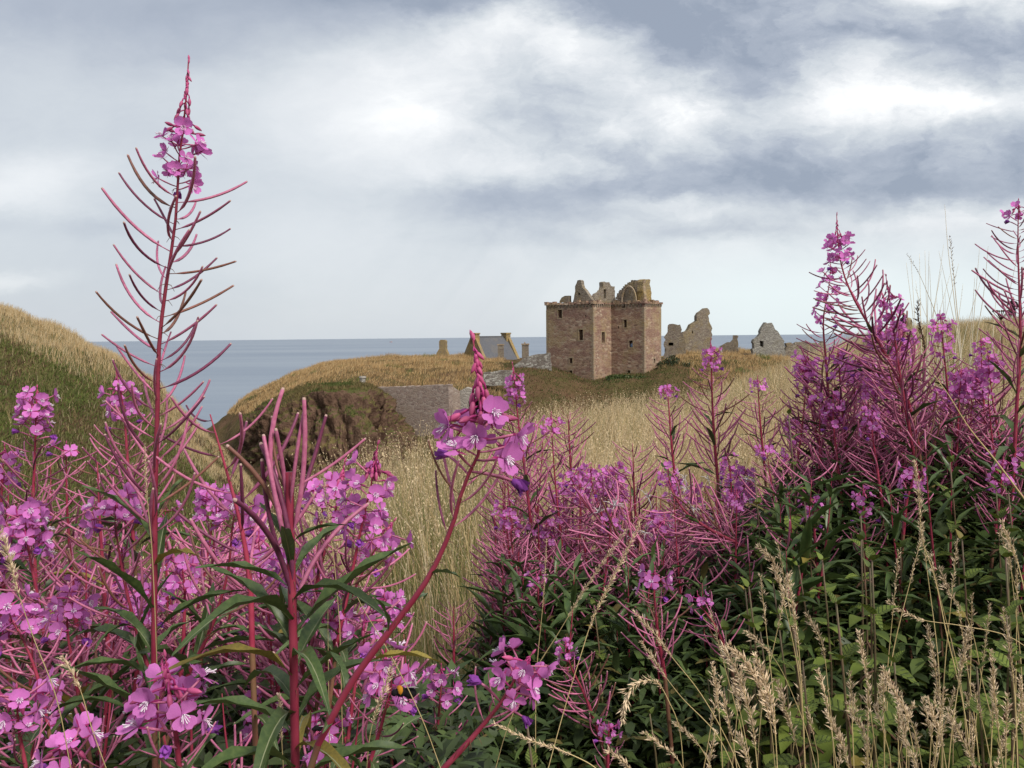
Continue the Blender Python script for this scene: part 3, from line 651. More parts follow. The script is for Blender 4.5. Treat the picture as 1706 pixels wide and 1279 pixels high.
wall_thing('ruined_house', 'low ruined house with a square chimney stump close right of the keep', 'ruin',
 [(108,560),(112,372),(140,330),(144,262),(160,250),(272,254),(278,345),(300,352),(325,450),(330,560)], 172, nv(-12), 1.0, 'ruin', [[(150,445),(200,445),(200,478),(150,478)]], RC, ret=5, back=True)
wall_thing('ruined_gable', 'tall jagged brown ruin wall with a ragged peak beside the keep', 'ruin',
 [(285,560),(288,362),(330,330),(375,270),(410,240),(448,212),(446,165),(465,132),(500,110),(530,84),(580,104),(576,190),(590,250),(612,296),(600,330),(604,390),(612,560)], 176, nv(14), 1.1, 'ruin', [[(398,322),(411,322),(411,348),(398,348)]], RC, ret=6)
wall_thing('ruined_wall', 'small stepped ruin wall alone in front of the sea', 'ruin',
 [(684,575),(690,482),(740,456),(795,442),(825,412),(826,368),(872,368),(878,575)], 180, nv(-18), 1.0, 'ruin', (), RC, .07, ret=4)
wall_thing('ruined_gable', 'pointed grey gable ruin with one small square window', 'ruin',
 [(1038,600),(1040,442),(1075,402),(1120,348),(1128,300),(1150,265),(1172,232),(1238,236),(1258,270),(1300,325),(1335,380),(1372,432),(1385,600)], 168, nv(10), 1.0, 'greyruin', [[(1110,425),(1152,432),(1150,490),(1118,488)]], RC, ret=7, back=True)
wall_thing('ruined_wall', 'long low broken wall running right from the grey gable', 'ruin',
 [(1387,600),(1387,452),(1440,444),(1478,468),(1482,452),(1540,438),(1620,434),(1700,448),(1800,440),(1830,600)], 170, nv(4), 1.0, 'ruin', (), RC)
# slate roofed house and the chimneys left of the keep
LC = crop(700, 540, 220/1563)
wall_thing('chimney_gable', 'small ochre gable end with a chimney, leftmost of the buildings', 'ruin',
 [(140,450),(160,412),(195,340),(226,288),(224,200),(240,184),(286,184),(300,200),(298,288),(330,370),(352,412),(365,450)], 185, nv(-14), 1.3, 'lichen', (), LC, .05, ret=6)
HD = 186; be = R(38); hx = Vector((math.cos(be), math.sin(be), 0)); hy = Vector((-math.sin(be), math.cos(be), 0))
eave = P(*LC((760, 428)), HD); ridz = P(*LC((640, 148)), HD+2).z; eave.z -= .1; HW, HL = 8.6, 9.9
house = empty('stone_house', Vector((eave.x, eave.y, eave.z-2.5)), 'slate roofed stone house with ochre gables at the left of the keep', 'house'); hl = house.location.copy()
Hh = ridz-eave.z
def hp(u, v, z): return eave+hx*u+hy*v+Vector((0, 0, z))-hl
hm = MB()
for u0, u1 in ((-.0, .7), (HL-.7, HL)):
    pr = [(0, -2.5), (HW, -2.5), (HW, 0.25), (HW/2+.6, Hh+.25), (HW/2-.6, Hh+.25), (0, .25)]
    vs = [hp(u, v, z) for u in (u0, u1) for v, z in pr]; hm.add(vs, [(0,5,4,3,2,1),(6,7,8,9,10,11)]+[(i, (i+1) % 6, (i+1) % 6+6, i+6) for i in range(6)])
hm.build('gable', M['lichen'], house, False)
hm = MB(); hm.add([hp(.7, .02, -2.5), hp(HL-.7, .02, -2.5), hp(HL-.7, .02, .1), hp(.7, .02, .1)], [(0,1,2,3)]); hm.add([hp(.7, HW-.02, -2.5), hp(HL-.7, HW-.02, -2.5), hp(HL-.7, HW-.02, .1), hp(.7, HW-.02, .1)], [(3,2,1,0)])
hm.build('wall', M['ruin'], house, False)
hm = MB()
for s_ in (0, 1):
    v0, v1 = (0-.15, HW/2) if s_ == 0 else (HW+.15, HW/2)
    hm.add([hp(.7, v0, 0), hp(HL-.7, v0, 0), hp(HL-.7, v1, Hh-.05), hp(.7, v1, Hh-.05)], [(0,1,2,3)])
hm.tube([hp(.7, HW/2, Hh), hp(HL-.7, HW/2, Hh)], .14, 6)
hm.build('roof', M['slate'], house, False)
for u in (.0, HL-1.2):
    cmx = MB()
    for (z0, z1, o) in ((Hh-1.6, Hh+.55, 0), (Hh+.55, Hh+.85, .12)):
        vs = [hp(u+(1.2 if i else 0)+(o if i else -o), HW/2+(1 if j else -1)*(.95+o), z) for z in (z0, z1) for i, j in ((0,0),(1,0),(1,1),(0,1))]
        cmx.add(vs, [(0,3,2,1),(4,5,6,7),(0,1,5,4),(1,2,6,5),(2,3,7,6),(3,0,4,7)])
    cmx.build('chimney', M['lichen'], house, False)
for (x0, y0, x1, y1, d, lab) in ((915,235,995,470,176,'stone chimney stack standing in front of the slate roof'), (1200,228,1290,440,172,'lone stone chimney stack between the slate roof and the keep')):
    a = P(*LC((x0, y0)), d); b = P(*LC((x1, y1)), d); wd = b.x-a.x; c = Vector(((a.x+b.x)/2, a.y, b.z-1.5)); r_ = empty('chimney_stack', c, lab, 'chimney')
    s_ = MB(); s_.box((-wd*.46, -.5, 0), (wd*.46, .5, a.z-c.z-.28), 0); s_.build('stack', M['ruin'], r_, False)
    s_ = MB(); s_.box((-wd*.54, -.6, a.z-c.z-.279), (wd*.54, .6, a.z-c.z), 0); s_.build('coping', M['dress'], r_, False)
    if x0 > 1000: s_ = MB(); s_.tube([(-.1, 0, a.z-c.z), (-.1, 0, a.z-c.z+.28)], .12, 8); s_.build('chimney_pot', M['dress'], r_)
wall_thing('rubble_wall', 'white flecked rubble wall climbing to the left side of the keep', 'wall',
 [(1108,490),(1160,452),(1220,408),(1330,366),(1420,352),(1540,340),(1560,600),(1430,590),(1180,560)], 147.5, nv(-6), .9, 'whitewall', (), LC, .09, sink=.6)
wall_thing('rubble_wall', 'low pale stone wall on green turf below the tawny brow', 'wall',
 [(745,665),(752,572),(800,566),(900,556),(1000,546),(1100,552),(1120,600),(1080,660)], 128, nv(-4), .9, 'whitewall', (), LC, .07, sink=.8)
# curtain wall closing the gully beside the cliff
CC = crop(380, 440, 520/1706)
wall_thing('curtain_wall', 'broad brown masonry wall closing the gap beside the cliff', 'wall',
 [(790,1000),(795,676),(860,672),(1000,668),(1100,662),(1205,658),(1207,1080),(1000,1090)], 112, nv(-20), 1.4, 'curtain', (), CC, .08, sink=5.0)
wall_thing('curtain_wall', 'shaded narrow wall turning back at the end of the curtain wall', 'wall',
 [(1208,1000),(1208,662),(1235,672),(1268,694),(1272,1000)], 109.5, nv(32), 1.2, 'curtain', (), CC, .06, sink=5.0)
# gatehouse: wall with lit paleness in its stone colour, and a dark doorway
gate = wall_thing('gatehouse', 'pale gate wall with a dark doorway behind the flower spike', 'gatehouse',
 [(1262,960),(1265,692),(1300,674),(1395,700),(1412,735),(1414,960)], 111, nv(-8), 1.5, 'curtain2', [[(1312,752),(1330,734),(1372,732),(1390,752),(1392,860),(1306,860)]], CC, .05, sink=4.0)
gl = gate.location.copy(); Og = P(*CC((1300, 700)), 111); gn = nv(-8)
dmx = MB(); dmx.add([hit(*CC(p), Og, gn)-gn*1.6 for p in ((1285,900),(1410,900),(1405,712),(1285,690))], [(0,1,2,3)]); localise(dmx, gl).build('doorway_shade_sheet', M['dark'], gate, False)  # flat black sheet puts the doorway's shade into colour
wall_thing('rubble_wall', 'pale low wall coping along the edge of the tawny grass above the curtain wall', 'wall',
 [(690,690),(692,662),(780,664),(850,658),(965,653),(975,690)], 116, nv(-6), .8, 'curtain2', (), CC, .05, sink=.4)
a = P(*CC((716, 612)), 117); b = P(*CC((754, 662)), 117); wd = b.x-a.x
r_ = empty('stone_pillar', Vector(((a.x+b.x)/2, a.y, b.z-.8)), 'short round pale stone pillar on the cliff brow', 'pillar'); hgt = a.z-b.z+.8
s_ = MB(); s_.tube([(0,0,0),(0,0,hgt*.88)], [wd*.46, wd*.43], 14); s_.build('shaft', M['whitewall'], r_, False)
s_ = MB(); s_.tube([(0,0,hgt*.88),(0,0,hgt)], [wd*.52, wd*.48], 14); s_.build('capstone', M['curtain2'], r_, False)

# ------------------------------------------------------------------ boat far out, and the walkers
bl = P(651, 564, 7200); bl.z = SEA+.0
boat = empty('fishing_boat', bl, 'tiny red fishing boat far out on the grey sea', 'boat')
hu = MB(); secs = [(-12,.6,2.6),(-9,2.6,2.6),(0,3.1,2.4),(7,2.6,2.9),(11,1.0,3.6),(12.5,.1,4.0)]
vs = []
for x, wv, hh_ in secs: vs += [(x,-wv,hh_),(x,-wv*.6,-1.2),(x,wv*.6,-1.2),(x,wv,hh_)]
hu.add(vs, [(i*4+j, i*4+j+1, i*4+j+5, i*4+j+4) for i in range(5) for j in range(3)]+[(i*4+3, i*4, i*4+4, i*4+7) for i in range(5)]+[(0,1,2,3)])
hu.build('hull', mat('red_hull_paint', base=(.30,.04,.03), rough=.5), boat, False)
cb = MB(); cb.box((3,-2,2.4),(8,2,6)); cb.box((4,-1.6,6),(7,1.6,7.6)); cb.build('wheelhouse', mat('boat_white_paint', base=(.55,.35,.3), rough=.5), boat, False)
ms = MB(); ms.tube([(-3,0,2.4),(-3,0,12)], [.35,.2], 6); ms.tube([(-3,0,9),(-9,0,5)], .2, 5); ms.build('mast', M['dark'], boat)

def person(head_px, head_py, d, label, coat, face=0, arms='up', trousers=(.03,.035,.05), ht=1.72, hair=(.05,.03,.02), bag=None):
    top = P(head_px, head_py, d); base = Vector((top.x, top.y, top.z-ht))
    root = empty('person', base, label, 'person'); root.rotation_euler.z = face
    s = ht/1.72
    if arms == 'up': armL = [(.20,0,1.40),(.31,-.10,1.17),(.10,-.28,1.33),(.05,-.33,1.38)]
    else: armL = [(.20,0,1.40),(.28,.03,1.12),(.17,-.18,.98),(.10,-.24,1.0)]
    J = {'pel':(0,0,.93),'sp':(0,.01,1.15),'ch':(0,0,1.32),'nk':(0,0,1.47),'hb':(0,-.015,1.56),'ht':(0,-.01,1.64)}
    v, e, rd = [], [], []
    def addv(p, r, par=None):
        v.append(Vector(p)*s); rd.append(r*s); i = len(v)-1
        if par is not None: e.append((par, i))
        return i
    p0 = addv(J['pel'], .155); p1 = addv(J['sp'], .14, p0); p2 = addv(J['ch'], .165, p1); p3 = addv(J['nk'], .06, p2); p4 = addv(J['hb'], .092, p3); addv(J['ht'], .075, p4)
    for sx in (1, -1):
        q_ = p2
        for (x, y, z), r in zip(armL, (.068, .052, .040, .045)): q_ = addv((x*sx, y, z), r, q_)
        k = addv((.10*sx, 0, .86), .10, p0); k = addv((.11*sx, -.02, .48), .068, k); k = addv((.11*sx, .02, .08), .05, k); addv((.12*sx, -.13, .035), .042, k)
    me = bpy.data.meshes.new('body'); me.from_pydata([tuple(x) for x in v], e, [])
    o = link('body', me, root); me.materials.append(coat)
    sk = o.modifiers.new('skin', 'SKIN'); sb_ = o.modifiers.new('sub', 'SUBSURF'); sb_.levels = sb_.render_levels = 1
    for i, r in enumerate(rd): me.skin_vertices[0].data[i].radius = (r, r*(.72 if i in (0,1,2) else 1))
    me.skin_vertices[0].data[0].use_root = True
    hm_ = MB(); cpt = Vector((0, -.03, 1.61))*s
    for part, cen_, rad_, m_ in (('face', (0,-.045,1.595), (.066,.075,.092), M['skin']), ('hair', (0,.015,1.625), (.082,.095,.088), mat('hair', base=hair, rough=.8))):
        h_ = MB(); k1, k2 = 10, 7
        vs = [Vector(cen_)*s+Vector((rad_[0]*math.sin(th)*math.cos(ph), rad_[1]*math.sin(th)*math.sin(ph), rad_[2]*math.cos(th)))*s for th in np.linspace(.05, math.pi-.05, k2) for ph in np.linspace(0, 2*math.pi, k1, endpoint=False)]
        h_.add(vs, [(i*k1+j, i*k1+(j+1) % k1, (i+1)*k1+(j+1) % k1, (i+1)*k1+j) for i in range(k2-1) for j in range(k1)])
        h_.build(part, m_, root)
    lg = MB()
    for sx in (1, -1): lg.tube([Vector((.10*sx,0,.90))*s, Vector((.11*sx,-.02,.48))*s, Vector((.11*sx,.02,.09))*s], [.118*s,.085*s,.066*s], 10)
    lg.build('trousers', cloth('trouser_cloth', trousers), root)
    return root
person(1506, 520.5, 47, 'person in a black jacket with elbows raised behind the hill crest', cloth('black_jacket', (.012,.012,.016)), .35, 'up')
person(1687, 494, 50, 'person in a dark maroon jacket standing behind the right edge flower spike', cloth('maroon_jacket', (.05,.022,.03)), -.5, 'low', hair=(.10,.04,.04))
wp = hit(*KC((966, 780)), I_, -ey); person(*to_px(wp+ey*.45+Vector((0, 0, .22)))[:3], 'person in a pale blue top looking out of a keep window', cloth('pale_blue_top', (.34,.46,.66)), R(-38), 'low', hair=(.10,.07,.05))
bg = P(1514, 541, 46.5); r_ = empty('backpack', bg, 'beige backpack lying on the hill crest beside the black jacketed person', 'bag')
s_ = MB(); s_.tube([(0,0,-.3),(0,0,0),(0,0,.2),(0,0,.34),(0,0,.4)], [.14,.19,.18,.12,.03], 10); s_.build('pack', cloth('beige_canvas', (.33,.27,.17)), r_)
s_ = MB(); s_.tube([(.05,-.17,.0),(.08,-.24,.12),(.05,-.16,.28)], .02, 5); s_.build('strap', M['browndock'], r_)
# ------------------------------------------------------------------ willowherb: pieces
def pod_mb(bend, seg=9, n=6, r=.0175, yaw=0.0):
    b = MB(); pts = []; p = Vector((0, 0, 0)); a0, a1 = -.16, bend
    for i in range(seg+1):
        t = i/seg; a = a0+(a1-a0)*(1-(1-t)**1.3); pts.append(p.copy()); p = p+Vector((math.cos(a)*math.cos(yaw*t), math.sin(yaw*t), math.sin(a)))*(1/seg)
    pts.append(pts[-1].copy()); pts[-2] = pts[-3].lerp(pts[-1], .86); seg += 1
    rad = [r*(.36 if i/seg < .12 else .62 if i/seg < .2 else 1.0 if i/seg < .8 else .82 if i < seg else .55) for i in range(seg+1)]
    b.tube(pts, rad, n); b.mi = [1 if i >= (seg-1)*n and i < seg*n else 0 for i in range(len(b.f))]; b.mi[-1] = 1; return b
def petal(b, mtx, L, W, cup, m=0, nl=5, nw=4, notch=.06):
    vs = []
    for i in range(nl+1):
        t = i/nl; wv = W*(.10+.90*math.sin(min(1, t*1.12)*math.pi*.62)**1.5)*(1 if t < .75 else math.sqrt(max(.05, 1-((t-.75)/.30)**2)))
        for j in range(nw+1):
            s = j/nw*2-1
            x = L*t-(notch*L*(1-abs(s))**2 if i == nl else 0)
            vs.append(mtx @ Vector((x, s*wv*.5, cup*L*(t*t*.35+.16*s*s-.05*math.sin(3*s)*t)+L*.035*t*math.sin(4.1*s+7*t+cup*20))))
    b.add(vs, [(i*(nw+1)+j, i*(nw+1)+j+1, (i+1)*(nw+1)+j+1, (i+1)*(nw+1)+j) for i in range(nl) for j in range(nw)], m)
def flower_frame(tilt=.25, stalk=.95, rise=.12):
    """face of the corolla at the end of its stalk, looking outward (+X) and a little up"""
    n = Vector((math.cos(tilt), 0, math.sin(tilt))); y = Vector((0, 1, 0)); u = n.cross(y); return Vector((stalk, 0, rise)), n, y, u*-1 if u.z < 0 else u
def flower_mb(kind, var, lod=0):
    rnd = random.Random(var*17+3); tilt = (.35, .05, -.15, .55, -.4, .2, .7, -.25)[var % 8]; c, n, y, u = flower_frame(tilt)
    b = MB()
    if kind in ('petals', 'all'):
        opened = (.16, .42, .25, .6, .1, .75, .3, .5)[var % 8]
        for k, (ang, L, W) in enumerate(((48, .52, .47), (132, .52, .47), (232, .50, .40), (308, .50, .40))):
            a = R(ang+rnd.uniform(-14, 14)); d = (y*math.cos(a)+u*math.sin(a)); d = (d+n*opened).normalized()
            sdv = n.cross(d).normalized(); up_ = d.cross(sdv)
            mt = Matrix(((d.x, sdv.x, up_.x, c.x), (d.y, sdv.y, up_.y, c.y), (d.z, sdv.z, up_.z, c.z), (0, 0, 0, 1)))
            petal(b, mt, L*rnd.uniform(.92, 1.06), W*rnd.uniform(.9, 1.1), rnd.uniform(-.55, .65), 0, 5 if lod == 0 else 3, 4 if lod == 0 else 2)
    if kind in ('sepals', 'all'):
        m = 1 if kind == 'all' else 0
        for ang in (0, 90, 180, 270):
            a = R(ang+rnd.uniform(-8, 8)); d = (y*math.cos(a)+u*math.sin(a)+n*.05).normalized(); sdv = n.cross(d).normalized()
            o = c-n*.02; b.add([o-sdv*.02, o+d*.22-sdv*.035, o+d*.47, o+d*.22+sdv*.035, o+sdv*.02], [(0,1,2,3,4)], m)
    if kind in ('stalk', 'all'):
        m = 1 if kind == 'all' else 0
        b.tube([(0,0,-.02), (.3,0,0), (.62,0,.06), c-n*.02], [.026,.034,.042,.030], 5, m)
    if kind in ('stamens', 'all'):
        m = 2 if kind == 'all' else 0
        for k in range(8 if lod == 0 else 4):
            a = 2*math.pi*k/8+rnd.uniform(-.3, .3); t_ = c+n*.26+(y*math.cos(a)+u*math.sin(a))*.13-u*.10
            b.tube([c, c+n*.16+(y*math.cos(a)+u*math.sin(a))*.05, t_], [.010,.009,.017], 4 if lod == 0 else 3, m)
        b.tube([c, c+n*.22-u*.12, c+n*.34-u*.20], [.014,.012,.02], 4, m)
    return b
def wilt_mb(var):
    rnd = random.Random(var+50); b = MB(); b.tube([(0,0,-.02), (.35,0,.05), (.75,0,.10), (1.0,0,.10)], [.03,.045,.05,.035], 5, 1)
    c = Vector((1.0, 0, .10))
    for k in range(5):
        a = 2*math.pi*k/5; d = Vector((.75, .35*math.cos(a), .35*math.sin(a)-.25)).normalized(); s_ = Vector((1,0,0)).cross(d).normalized()
        w_ = .12; b.add([c, c+d*.2-s_*w_, c+d*.42-s_*w_*.5+Vector((0,0,-.05)), c+d*.46+s_*w_*.4, c+d*.22+s_*w_], [(0,1,2,3,4)], 0)
    b.tube([c, c+Vector((.15,0,-.03)), c+Vector((.32,0,-.10)), c+Vector((.4,0,-.14))], [.06,.13,.10,.03], 6, 0)
    return b
def bud_mb(stalk=1.0, droop=0.0):
    b = MB(); a = -droop; d = Vector((math.cos(a), 0, math.sin(a))); p = Vector((0,0,0)); q_ = Vector((stalk*.6, 0, .05*stalk)); e = q_+d*stalk*.4
    b.tube([p, q_, e], [.07, .085, .09], 5, 0)
    b.tube([e, e+d*.18, e+d*.45, e+d*.75, e+d*1.0], [.09, .17, .2, .14, .03], 7, 1); return b
def leaf_mb(arch, nl=9, wid=.15, wavy=.02, m0=0, m1=1, ribs=True):
    b = MB(); cols = (-1, -.5, -.07, .07, .5, 1) if ribs else (-1, 0, 1); vs = []; k = len(cols)
    for i in range(nl+1):
        t = i/nl; wv = wid*max(.02, (math.sin(math.pi*min(1, t*.93+.05))**.8)*(1-.35*t)); x = t*math.cos(arch*.35*t); zc = .22*t-arch*.55*t*t
        for s in cols: vs.append((x, s*wv*.5, zc+abs(s)*.055*math.sin(math.pi*t)+(wavy*math.sin(t*17+s*2)*abs(s) if abs(s) == 1 else 0)))
    for i in range(nl):
        for j in range(k-1): b.add([], []); b.f.append((i*k+j, i*k+j+1, (i+1)*k+j+1, (i+1)*k+j)); b.mi.append(m1 if (ribs and j == 2) else m0)
    b.v = vs; return b
M['fluff'] = mat('silky_seed_fluff', base=(.72,.68,.68), rough=.8, trans=.3)
M['tip'] = mat('dry_pod_tip', base=(.42,.27,.24), rough=.7)
PODM = [M['pod'], M['poddark'], M['podgreen']]
POD = [[pod_mb(bd, yaw=yw).mesh('seed_pod', [mm, M['tip']]) for bd, yw in ((.34, .25), (.5, -.3), (.66, .1), (.15, -.1), (.45, .45))] for mm in PODM]
PODT = [pod_mb(bd, 5, 4, .022).template() for bd in (.3, .48, .62)]
FL = [{k: flower_mb(k, v).mesh('flower_'+k, [M[mm]]) for k, mm in (('petals','petal'),('sepals','sepal'),('stalk','pod'),('stamens','stamen'))} for v in range(8)]
FLMID = [flower_mb('all', v, 1).mesh('flower', [M['petal'], M['sepal'], M['stamen']]) for v in range(8)]
FLT = [flower_mb('all', v, 1).template() for v in range(4)]
WILT = [wilt_mb(v).mesh('wilted_flower', [M['wilt'], M['pod']]) for v in range(2)]
BUD = [bud_mb(s, d).mesh('bud', [M['sepal'], M['bud']]) for s, d in ((1.3, .1), (1.0, .5), (.7, .9))]
BUDT = [bud_mb(s, d).template() for s, d in ((1.2, .3), (.6, .9), (.25, -.1))]
LEAF = [leaf_mb(a).mesh('leaf', [M['leaf'], M['rib']]) for a in (.35, .7, 1.0, 1.4)]
LEAFY = [leaf_mb(a).mesh('leaf', [M['yellowleaf'], M['rib']]) for a in (.35, .7, 1.0, 1.4)]
LEAFT = [leaf_mb(a, 5, .15, .02, 0, 0, False).template() for a in (.35, .7, 1.1)]

def crom(pts, m):
    """smooth curve through points (tuples), m samples"""
    A = np.array(pts, float); k = len(A); out = []
    if k == 2: return np.stack([A[0]+(A[1]-A[0])*t for t in np.linspace(0, 1, m)])
    seg = np.linalg.norm(np.diff(A[:, :2], axis=0), axis=1)+1e-6; L = np.concatenate([[0], np.cumsum(seg)])
    q = np.linspace(0, L[-1], m); T = np.zeros_like(A); d = np.diff(A, axis=0)/seg[:, None]
    T[0], T[-1] = d[0], d[-1]; T[1:-1] = (d[:-1]*seg[1:, None]+d[1:]*seg[:-1, None])/(seg[1:]+seg[:-1])[:, None]
    j = np.clip(np.searchsorted(L, q)-1, 0, k-2); h = seg[j][:, None]; s = ((q-L[j])[:, None])/h
    return (2*s**3-3*s*s+1)*A[j]+(s**3-2*s*s+s)*h*T[j]+(-2*s**3+3*s*s)*A[j+1]+(s**3-s*s)*h*T[j+1]
def frame(t, az, elev):
    """X axis leaves the stem (axis t) at azimuth az, raised elev towards the stem tip; Z on the tip side"""
    o = Vector((1, 0, 0)) if abs(t.x) < .8 else Vector((0, 1, 0)); a = (o-t*o.dot(t)).normalized(); b_ = t.cross(a)
    r_ = a*math.cos(az)+b_*math.sin(az); x = r_*math.cos(elev)+t*math.sin(elev); z = t*math.cos(elev)-r_*math.sin(elev); y = z.cross(x)
    return x, y, z
def mtx(o, x, y, z, s): return Matrix(((x.x*s, y.x*s, z.x*s, o.x), (x.y*s, y.y*s, z.y*s, o.y), (x.z*s, y.z*s, z.z*s, o.z), (0, 0, 0, 1)))
WCOUNT = [0]
def willowherb(label, path, d, zones=(.12, .25, .62), n=(10, 12, 26, 14), sz=(75, 34, 130), lod=0, group=None, stem_px=None, cut=False, wilt=2, podel=.62, leafd=None, name='willowherb', pl=(.62, .55), fluff=0):
    """path: points from the tip downwards; zones: fractions of that path where buds, flowers and pods end"""
    WCOUNT[0] += 1; rnd = random.Random(WCOUNT[0]*13+1)
    d0, d1 = d if isinstance(d, tuple) else (d, d)
    pth = [(x, y, d0+(d1-d0)*i/(len(path)-1)) for i, (x, y) in enumerate(path)]
    C = crom(pth, 40); vis = [P(*c) for c in C]
    last, prev = vis[-1], vis[-4]; dr = (last-prev).normalized()
    gr = gz(last.x+dr.x*.1, last.y)
    hgt = max(.05, last.z-gr); low = [Vector((last.x+dr.x*hgt*.35*(1-(1-s)**2)/max(.4, abs(dr.z)), last.y+dr.y*hgt*.3*s, last.z-hgt*s)) for s in (.25, .5, .75, 1.0)]
    root = empty(name, low[-1]-Vector((0, 0, .01)), label, 'willowherb' if name == 'willowherb' else 'plant', group); loc = root.location.copy()
    full = vis+low; L = [0.0]
    for a, b in zip(full, full[1:]): L.append(L[-1]+(b-a).length)
    Lv = L[39]; dm = (d0+d1)/2; k = dm/F
    pod_l, fl_d, lf_l = sz[0]*k, sz[1]*k, sz[2]*k
    r1 = (stem_px or max(4.2, sz[0]*.075))*k*.5; r0 = r1*(.22 if not cut else .95)
    def at(s):
        s = min(max(s, 0), L[-1]-1e-5); i = max(0, int(np.searchsorted(L, s))-1); f = (s-L[i])/(L[i+1]-L[i]+1e-9)
        return full[i].lerp(full[i+1], f), (full[max(i-1, 0)]-full[min(i+2, len(full)-1)]).normalized()
    b = MB(); idx = list(range(0, 40, 2))+list(range(39, len(full)))
    b.tube([full[i]-loc for i in idx], [r0+(r1-r0)*min(1, L[i]/(Lv*.75)) for i in idx], 7 if lod == 0 else 5, 0)
    b.mi = [1 if sum(b.v[v][2] for v in f)/len(f)+loc.z < last.z-.0*hgt and rnd.random() < .9 else 0 for f in b.f]
    if lod == 0:
        for q in range(34):
            s_ = rnd.uniform(.12, .8)*Lv; i_ = max(0, int(np.searchsorted(L, s_))-1); p_ = full[i_]-loc; a_ = rnd.uniform(0, 6.28); e_ = Vector((math.cos(a_), math.sin(a_), -.35))*k*rnd.uniform(9, 20)
            b.tube([p_, p_+e_*.6, p_+e_+Vector((0, 0, -k*rnd.uniform(2, 9)))], [k*.9, k*.6, k*.3], 3, 1)
    b.build('stem', [M['stem'], M['stemlow']], root)
    G = 2.3999; ph = rnd.uniform(0, 6.28); cnt = 0
    sb, sf, sp = (z*Lv for z in zones[:3]); ls = zones[3]*Lv if len(zones) > 3 else sp*.9; nbud, nfl, npod, nlf = n
    acc = {'p': MB(), 'f': MB(), 'b': MB(), 'l': MB()}
    def put(nm, me, M4, sub=()):
        M4 = Matrix.Translation(-loc) @ M4; o = link(nm, me, root, M4)
        for sn, sm in sub: link(sn, sm, o)
    # buds: crowded upright at the tip, spreading lower down
    tipb = MB()
    for i in range(nbud):
        t = (i+.3)/max(1, nbud); s = sb*t**1.2; p, tg = at(s); x, y, z = frame(tg, ph+cnt*G, R((82 if t < .10 else -66+20*min(1, (t-.12)/.55)+58*max(0, min(1, (t-.68)/.32)))+rnd.uniform(-14, 14))); cnt += 1
        sz_ = fl_d*(.27+.17*t if t > .1 else .22); M4 = mtx(p, x, y, z, sz_)
        if lod == 0 and t > .45: put('bud', BUD[0 if t > .8 else 1], M4)
        else: tipb.inst(BUDT[2 if t < .1 else 1 if t < .5 else 0], Matrix.Translation(-loc) @ M4)
    if tipb.v: tipb.build('bud_spike', [M['sepal'], M['bud']], root)
    for i in range(nfl):
        s = sb+(sf-sb)*(i+.5)/nfl; p, tg = at(s); x, y, z = frame(tg, ph+cnt*G, R(rnd.uniform(2, 26))); cnt += 1
        M4 = mtx(p, x, y, z, fl_d*rnd.uniform(.74, 1.06)); v = rnd.randrange(8)
        if lod <= 1 and i >= nfl-wilt: put('wilted_flower', WILT[v % 2], M4)
        elif lod == 0: put('flower', FL[v]['petals'], M4, (('sepals', FL[v]['sepals']), ('flower_stalk', FL[v]['stalk']), ('stamens', FL[v]['stamens'])))
        elif lod == 1: put('flower', FLMID[v], M4)
        else: acc['f'].inst(FLT[v % 4], Matrix.Translation(-loc) @ M4)
    for i in range(npod):
        t = (i+.5)/npod; s = sf+(sp-sf)*t; p, tg = at(s); x, y, z = frame(tg, ph+cnt*G+rnd.uniform(-.25, .25), R(rnd.uniform(10, 26)+28*t)*podel/.62); cnt += 1
        M4 = mtx(p, x, y, z, pod_l*(pl[0]+pl[1]*min(1, t*2.2))*rnd.uniform(.82, 1.12)); v = rnd.randrange(4)
        if lod <= 1: put('seed_pod', POD[rnd.choices((0, 1, 2), (.68, .2, .12))[0]][rnd.randrange(5)], M4)
        else: acc['p'].inst(PODT[v % 3], Matrix.Translation(-loc) @ M4)
    for i in range(nlf):
        t = (i+.5)/nlf; s = ls+((leafd*Lv if leafd else L[-1]*.96)-ls)*t; p, tg = at(s); x, y, z = frame(tg, ph+cnt*G, R(rnd.uniform(15, 50))); cnt += 1
        M4 = mtx(p, x, y, z, lf_l*(.6+.5*min(1, t*3))*rnd.uniform(.75, 1.15)); v = rnd.randrange(4)
        if lod == 0: put('leaf', (LEAFY if rnd.random() < .06 else LEAF)[v], M4)
        else: acc['l'].inst(LEAFT[v % 3], Matrix.Translation(-loc) @ M4)
    if fluff:
        fm = MB()
        for q in range(fluff):
            p_, tg = at(sf+(sp-sf)*rnd.uniform(.1, .9)); x, y, z = frame(tg, rnd.uniform(0, 6.28), R(40)); c_ = p_+x*pod_l*rnd.uniform(.5, .9)-loc
            for u in range(9):
                v_ = Vector((rnd.gauss(0, 1), rnd.gauss(0, 1), rnd.gauss(0, .8))).normalized()*pod_l*rnd.uniform(.15, .34)
                fm.tube([c_, c_+v_*.5+Vector((0, 0, pod_l*.04)), c_+v_], [k*.7, k*.55, k*.3], 3)
        fm.build('seed_fluff', M['fluff'], root)
    if acc['p'].v: acc['p'].build('seed_pods', [M['pod'], M['tip']], root)
    if acc['f'].v: acc['f'].build('flower_head', [M['petal'], M['sepal'], M['stamen']], root)
    if acc['l'].v: acc['l'].build('foliage', [M['leaf']], root)
    return root
